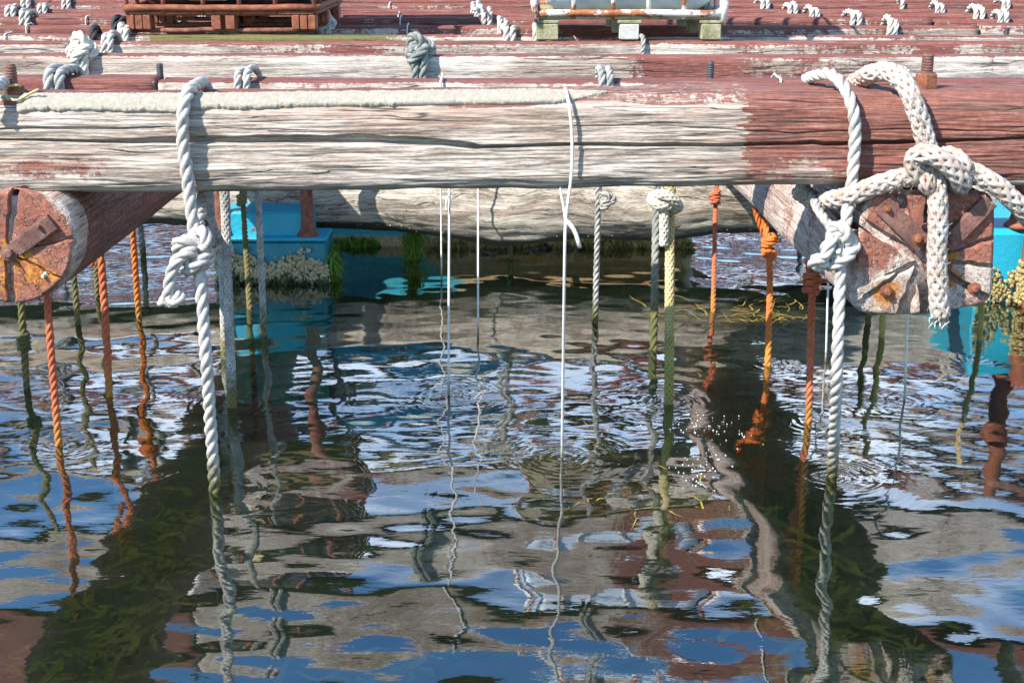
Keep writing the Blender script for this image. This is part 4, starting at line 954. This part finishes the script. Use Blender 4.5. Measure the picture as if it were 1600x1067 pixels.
# ------------------------------------------------------------------ bolts standing on the beams
def threaded_bolt(px, py_top, py_nut, py_base, Y, r, label, mat='rust_dark', nut=True, z=Z_TOP):
    a = P(px, py_base, Y); zt = P(px, py_top, Y)[2]; x = a[0]; root = empty('threaded_bolt', (x, Y, z), label, 'bolt', 'bolts standing on the deck')
    n = 14; V = []; zs = np.arange(z-.05, zt, .0022)
    for j, zz in enumerate(zs):
        rr = r*(1+(.07 if (j//2) % 2 else -.05))
        if zt-zz < .005: rr *= .85
        for k in range(n): t_ = 2*math.pi*k/n; V.append((x+rr*math.cos(t_), Y+rr*math.sin(t_), zz))
    mesh('thread', V, loft_faces(len(zs), n), M[mat], root)
    if nut:
        zn = P(px, py_nut, Y)[2]; V = []
        for (q, zz) in ((2.0, z-.01), (2.0, zn-.006), (1.75, zn)):
            for k in range(6): t_ = 2*math.pi*k/6+.3; V.append((x+r*q*math.cos(t_), Y+r*q*math.sin(t_), zz))
        mesh('nut', V, loft_faces(3, 6), M['rust'], root, smooth=False)
        V = []
        for (q, zz) in ((2.5, z-.01), (2.5, z+.004), (2.2, z+.007)):
            for k in range(20): t_ = 2*math.pi*k/20; V.append((x+r*q*math.cos(t_), Y+r*q*math.sin(t_), zz))
        mesh('washer', V, loft_faces(3, 20), M['rust'], root, smooth=False)
    return root, x
rt, bx_ = threaded_bolt(20, 101, 134, 148, .16, .019, 'rusty threaded bolt with nut on the front beam, at the left edge')
rt2 = empty('yellow_string', P(18, 140, .1), 'yellow string wrapped round the left rusty bolt and trailing over the crust', 'string')
mesh('string', *rope_vf([P(60, 140, .02), P(44, 148, .03), P(28, 157, .01), P(14, 154, .03), P(8, 144, .10), P(12, 135, .12), P(28, 134, .12), P(31, 135, .18), P(18, 133, .2), P(9, 137, .16), P(10, 150, .06), P(14, 156, .02)], .0045, 'line'), M['yellow_rope'], rt2)
rt3 = empty('rope_loop', P(4, 140, .05), 'white rope turn over the front beam at the very left edge', 'rope', 'rope loops tied round the deck beams')
mesh('turn', *rope_vf([P(-12, 175, -.03), P(-10, 150, -.02), P(-2, 134, .05), P(6, 133, .12)+np.array([0, 0, .01]), P(12, 140, .22), P(14, 146, .31)], .019, 'twist'), M['white_rope'], rt3)
threaded_bolt(1447, 84, 114, 126, .17, .0185, 'rusty threaded bolt with nut on the front beam, at the right')
threaded_bolt(250, 99, 0, 112, B_Y[1]+.11, .0125, 'short black bolt stub on the second beam, by the butt joint', 'black_bolt', False, z=Z_D-.02)
threaded_bolt(1110, 96, 0, 112, B_Y[1]+.11, .0135, 'short black bolt stub on the second beam, right of the middle', 'black_bolt', False, z=Z_D-.02)
threaded_bolt(1572, 43, 0, 58, B_Y[4]+.10, .0135, 'short black bolt stub on the fifth beam, at the right edge', 'black_bolt', False, z=Z_D-.02)

# ------------------------------------------------------------------ the two caged tanks on pallets
def ibc(px0, px1, Y, label, white):
    z = Z_D+.004; x0 = deck_x(px0, Y); x1 = deck_x(px1, Y); W_ = x1-x0; D_ = 1.12; cx = (x0+x1)/2
    root = empty('caged_tank', (cx, Y+D_/2, z), label, 'tank', 'caged tanks standing on the raft')
    fh = .080; fr = M['rust_white'] if white else M['rust_orange']
    if white:
        for ix, fx in enumerate((x0+.055, cx, x1-.055)):
            for iy, fy in enumerate((Y+.05, Y+D_/2, Y+D_-.05)):
                mesh('foot', *box_vf((fx, fy, z+fh/2), (.11 if ix == 0 else .10, .10, fh), .006, jit=.0012), M['green_wood' if ix != 1 else 'grey_wood'], root, smooth=False)
        for ix, fx in enumerate((x0+.055, cx, x1-.055)): mesh('deck_board', *box_vf((fx, Y+D_/2, z+fh+.010), (.12, D_, .018), .004), M['green_wood'], root, smooth=False)
        for k in range(6): mesh('deck_board', *box_vf((cx, Y+.06+k*(D_-.12)/5, z+fh+.030), (W_, .12, .018), .004), M['green_wood'], root, smooth=False)
        rim = z+fh+.052
    else:
        for ix, fx in enumerate((x0+.065, cx+.01, x1-.065)):
            for iy, fy in enumerate((Y+.05, Y+D_/2, Y+D_-.05)):
                mb = MB(); w_ = .125 if ix != 1 else .12
                if ix == 1:
                    mb.add(*box_vf((fx-.038, fy, z+.016+fh/2), (.05, .09, fh), .006)); mb.add(*box_vf((fx+.038, fy, z+.016+fh/2), (.05, .09, fh), .006)); mb.add(*box_vf((fx, fy+.02, z+.016+fh/2), (.05, .05, fh), .006))
                else:
                    for k in range(3): mb.add(*box_vf((fx+(k-1)*.044, fy+(0 if k != 1 else .004), z+.016+fh/2), (.040, .10, fh), .006))
                mesh('foot', *mb.out(), M['rust_orange'], root, smooth=False)
        for fy in (Y+.05, Y+D_/2, Y+D_-.05):
            V, F = tube_vf([(x0+.02, fy, z+.012), (x0+.3, fy, z+.010), (cx-.1, fy, z+.016), (cx+.1, fy, z+.010), (x1-.25, fy, z+.012), (x1-.02, fy, z+.014)], .013, 8); mesh('runner', V, F, M['rust_red'], root)
        mesh('tray', *box_vf((cx, Y+D_/2, z+fh+.026), (W_+.01, D_, .03), .01), M['rust_orange'], root, smooth=False)
        rim = z+fh+.052
    tz0 = rim+.005; th = 1.0; ins = .035
    # plastic bottle: rounded prism
    sec = []
    for (cx_, cy_, a0) in ((W_/2-ins-.09, D_/2-ins-.09, 0), (-(W_/2-ins-.09), D_/2-ins-.09, 90), (-(W_/2-ins-.09), -(D_/2-ins-.09), 180), (W_/2-ins-.09, -(D_/2-ins-.09), 270)):
        for a in np.linspace(rad(a0), rad(a0+90), 8): sec.append((cx_+.09*math.cos(a), cy_+.09*math.sin(a)))
    sec = np.array(sec); V = []; lv = [(0, .80), (.015, .88), (.05, .965), (.10, 1), (.5, 1.006), (th-.10, 1), (th-.04, .96), (th-.01, .86), (th, .6)]
    for h, s in lv:
        for p in sec: V.append((cx+p[0]*s, Y+D_/2+p[1]*s, tz0+h))
    tk = mesh('tank', V, loft_faces(len(lv), len(sec)), M['tank_white' if white else 'tank_black'], root)
    V = [(cx+.08*q*math.cos(a), Y+D_/2+.08*q*math.sin(a), tz0+h) for q, h in ((1, th-.01), (1.05, th+.03), (.7, th+.035)) for a in np.linspace(0, 2*math.pi, 16, endpoint=False)]
    mesh('cap', V, loft_faces(3, 16), M['tank_black'], tk)
    # cage of tubes
    def ring(zz, rr=.013, jit=.0):
        q = [(x0, Y), (x1, Y), (x1, Y+D_), (x0, Y+D_)]; mb = MB()
        for a, b in zip(q, q[1:]+q[:1]):
            n = 8; path = [(a[0]+(b[0]-a[0])*k/n, a[1]+(b[1]-a[1])*k/n, zz+RNG.normal(0, jit)) for k in range(n+1)]; mb.add(*tube_vf(path, rr, 8))
        return mb.out()
    mesh('bottom_rail', *ring(rim, .018, .002), M['rust_white'] if white else M['rust_orange'], root)
    for k in range(1, 5): mesh('cage_ring', *ring(rim+k*th/4, .010), fr, root)
    xsb = [x0+.006]+list(np.linspace(x0, x1, 6)[1:-1]+np.array([0, .01, 0, -.01]))+[x1-.006]
    for x in xsb:
        for yy in (Y+.006, Y+D_-.006): mesh('cage_bar', *tube_vf([(x, yy, rim-.03), (x, yy, rim+.1), (x, yy, rim+th*.5), (x, yy, rim+th)], .0125, 8), fr, root)
    for yy in np.linspace(Y, Y+D_, 6)[1:-1]:
        for x in (x0+.006, x1-.006): mesh('cage_bar', *tube_vf([(x, yy, rim-.03), (x, yy, rim+th)], .0115, 8), fr, root)
    if not white:
        q = deck_x(328, Y); mesh('label_plate', *box_vf((q, Y+.012, rim+.20), (.20, .006, .32), .002), M['label'], root, smooth=False)
    else:
        for dx, lab in ((0, 0), (x1-x0, 1)):
            mesh('corner_post', *tube_vf([(x0+dx, Y-.012, rim-.04), (x0+dx-(.01 if lab == 0 else -.01), Y-.016, rim+.05), (x0+dx-.02*(1-2*lab), Y-.014, rim+.5)], .015, 8), M['rust_white'], root)
ibc(199, 494, 3.30, 'black tank in a rusty cage on a rusty three-footed pallet', False)
ibc(838, 1128, 2.80, 'milky blue-white plastic tank in a cage on a mossy wooden pallet', True)

# ------------------------------------------------------------------ seaweed on the water, foam
def weed_clump(pts, n, ln, wd, mat, label, z=-.005, spread=.05):
    mb = MB(); path = catmull([PZ(*p) for p in pts], .02)
    for _ in range(n*3 if wd < .003 else n):
        c = path[RNG.integers(len(path))]+np.array([RNG.normal(0, spread), RNG.normal(0, spread*1.6), z-RNG.uniform(0, .018 if z > -.1 else .16)])
        a = RNG.uniform(0, 2*math.pi); L = ln*RNG.uniform(.4, 1.3); q = [c]; 
        for k in range(5): a += RNG.normal(0, .5); q.append(q[-1]+np.array([math.cos(a), math.sin(a)*1.1, RNG.normal(0, .10)])*L/5)
        q = np.array(q); q[:, 2] = np.minimum(q[:, 2], .008); t_ = np.gradient(q, axis=0); s = np.cross(t_, [0, 0, 1.0]); s /= np.linalg.norm(s, axis=1)[:, None]+1e-9
        w_ = wd*RNG.uniform(.3, 1.5)*np.array([.6, 1, 1, .9, .7, .2])[:, None]
        V = np.vstack([q-s*w_, q+s*w_]); mb.add(V, [(k, k+1, 7+k, 6+k) for k in range(5)])
    return tag(mesh('seaweed_clump', *mb.out(), M[mat]), label, 'seaweed', 'seaweed floating at the ropes')
weed_clump([(800, 712), (850, 722), (900, 705), (940, 690)], 150, .14, .0024, 'kelp', 'yellow-brown seaweed spread round the foot of the bent white line', spread=.03)
weed_clump([(960, 775), (1010, 785), (1060, 775), (1130, 792)], 170, .16, .0024, 'kelp', 'yellowish seaweed drifting well in front of the furry yellow rope', spread=.035)
weed_clump([(1060, 490), (1120, 482), (1190, 498), (1235, 492)], 240, .26, .0026, 'kelp', 'golden seaweed tangle afloat round the slim orange rope', spread=.06)
weed_clump([(1050, 606), (1085, 608), (1115, 600)], 130, .12, .0024, 'kelp', 'brown seaweed tuft beside the foot of the furry yellow rope', spread=.025)
weed_clump([(820, 505), (760, 515), (860, 520)], 150, .2, .0026, 'kelp', 'brownish seaweed haze under the surface below the low log', spread=.06, z=-.05)
weed_clump([(210, 500), (250, 494)], 110, .14, .004, 'kelp_green', 'green seaweed at the foot of the bright orange rope on the left', spread=.05)
for (pts, n, lab) in (
        ([(1180, 740), (1220, 800), (1200, 860)], 110, 'olive kelp under water left of the clean white rope'),
        ([(1310, 790), (1350, 850), (1290, 850)], 110, 'green kelp under water right below the clean white rope'),
        ([(1360, 930), (1420, 990), (1340, 1000)], 130, 'broad olive kelp under water at the bottom right'),
        ([(1260, 900), (1290, 980), (1240, 1040)], 110, 'dim kelp under water in the mirrored log, bottom right of centre'),
        ([(240, 700), (260, 780), (200, 790)], 110, 'dim kelp under water in the mirrored round log, left of the big knotted rope'),
        ([(130, 840), (190, 900), (220, 850)], 120, 'broad olive kelp under water at the lower left'),
        ([(60, 960), (120, 1010), (190, 1040)], 120, 'olive kelp under water in the bottom left corner'),
        ([(480, 965), (540, 985), (600, 975)], 60, 'loose green kelp under water at the bottom, left of the long thin line')):
    weed_clump(pts, int(n*.6), .17, .012, 'kelp_green', lab, z=-.17, spread=.085)
mb = MB()
for _ in range(110):
    c = PZ(RNG.normal(1092, 22), RNG.normal(705, 26)); s = RNG.uniform(.002, .0045); mb.add(*box_vf((c[0], c[1], .004), (s, s*1.6, .004), .001))
for _ in range(50):
    c = PZ(RNG.normal(1130, 60), RNG.normal(670, 15)); s = RNG.uniform(.0015, .0035); mb.add(*box_vf((c[0], c[1], .004), (s, s*1.6, .004), .001))
tag(mesh('foam', *mb.out(), M['foam']), 'white foam flecks on dark water left of the square log reflection', 'foam', kind='stuff')
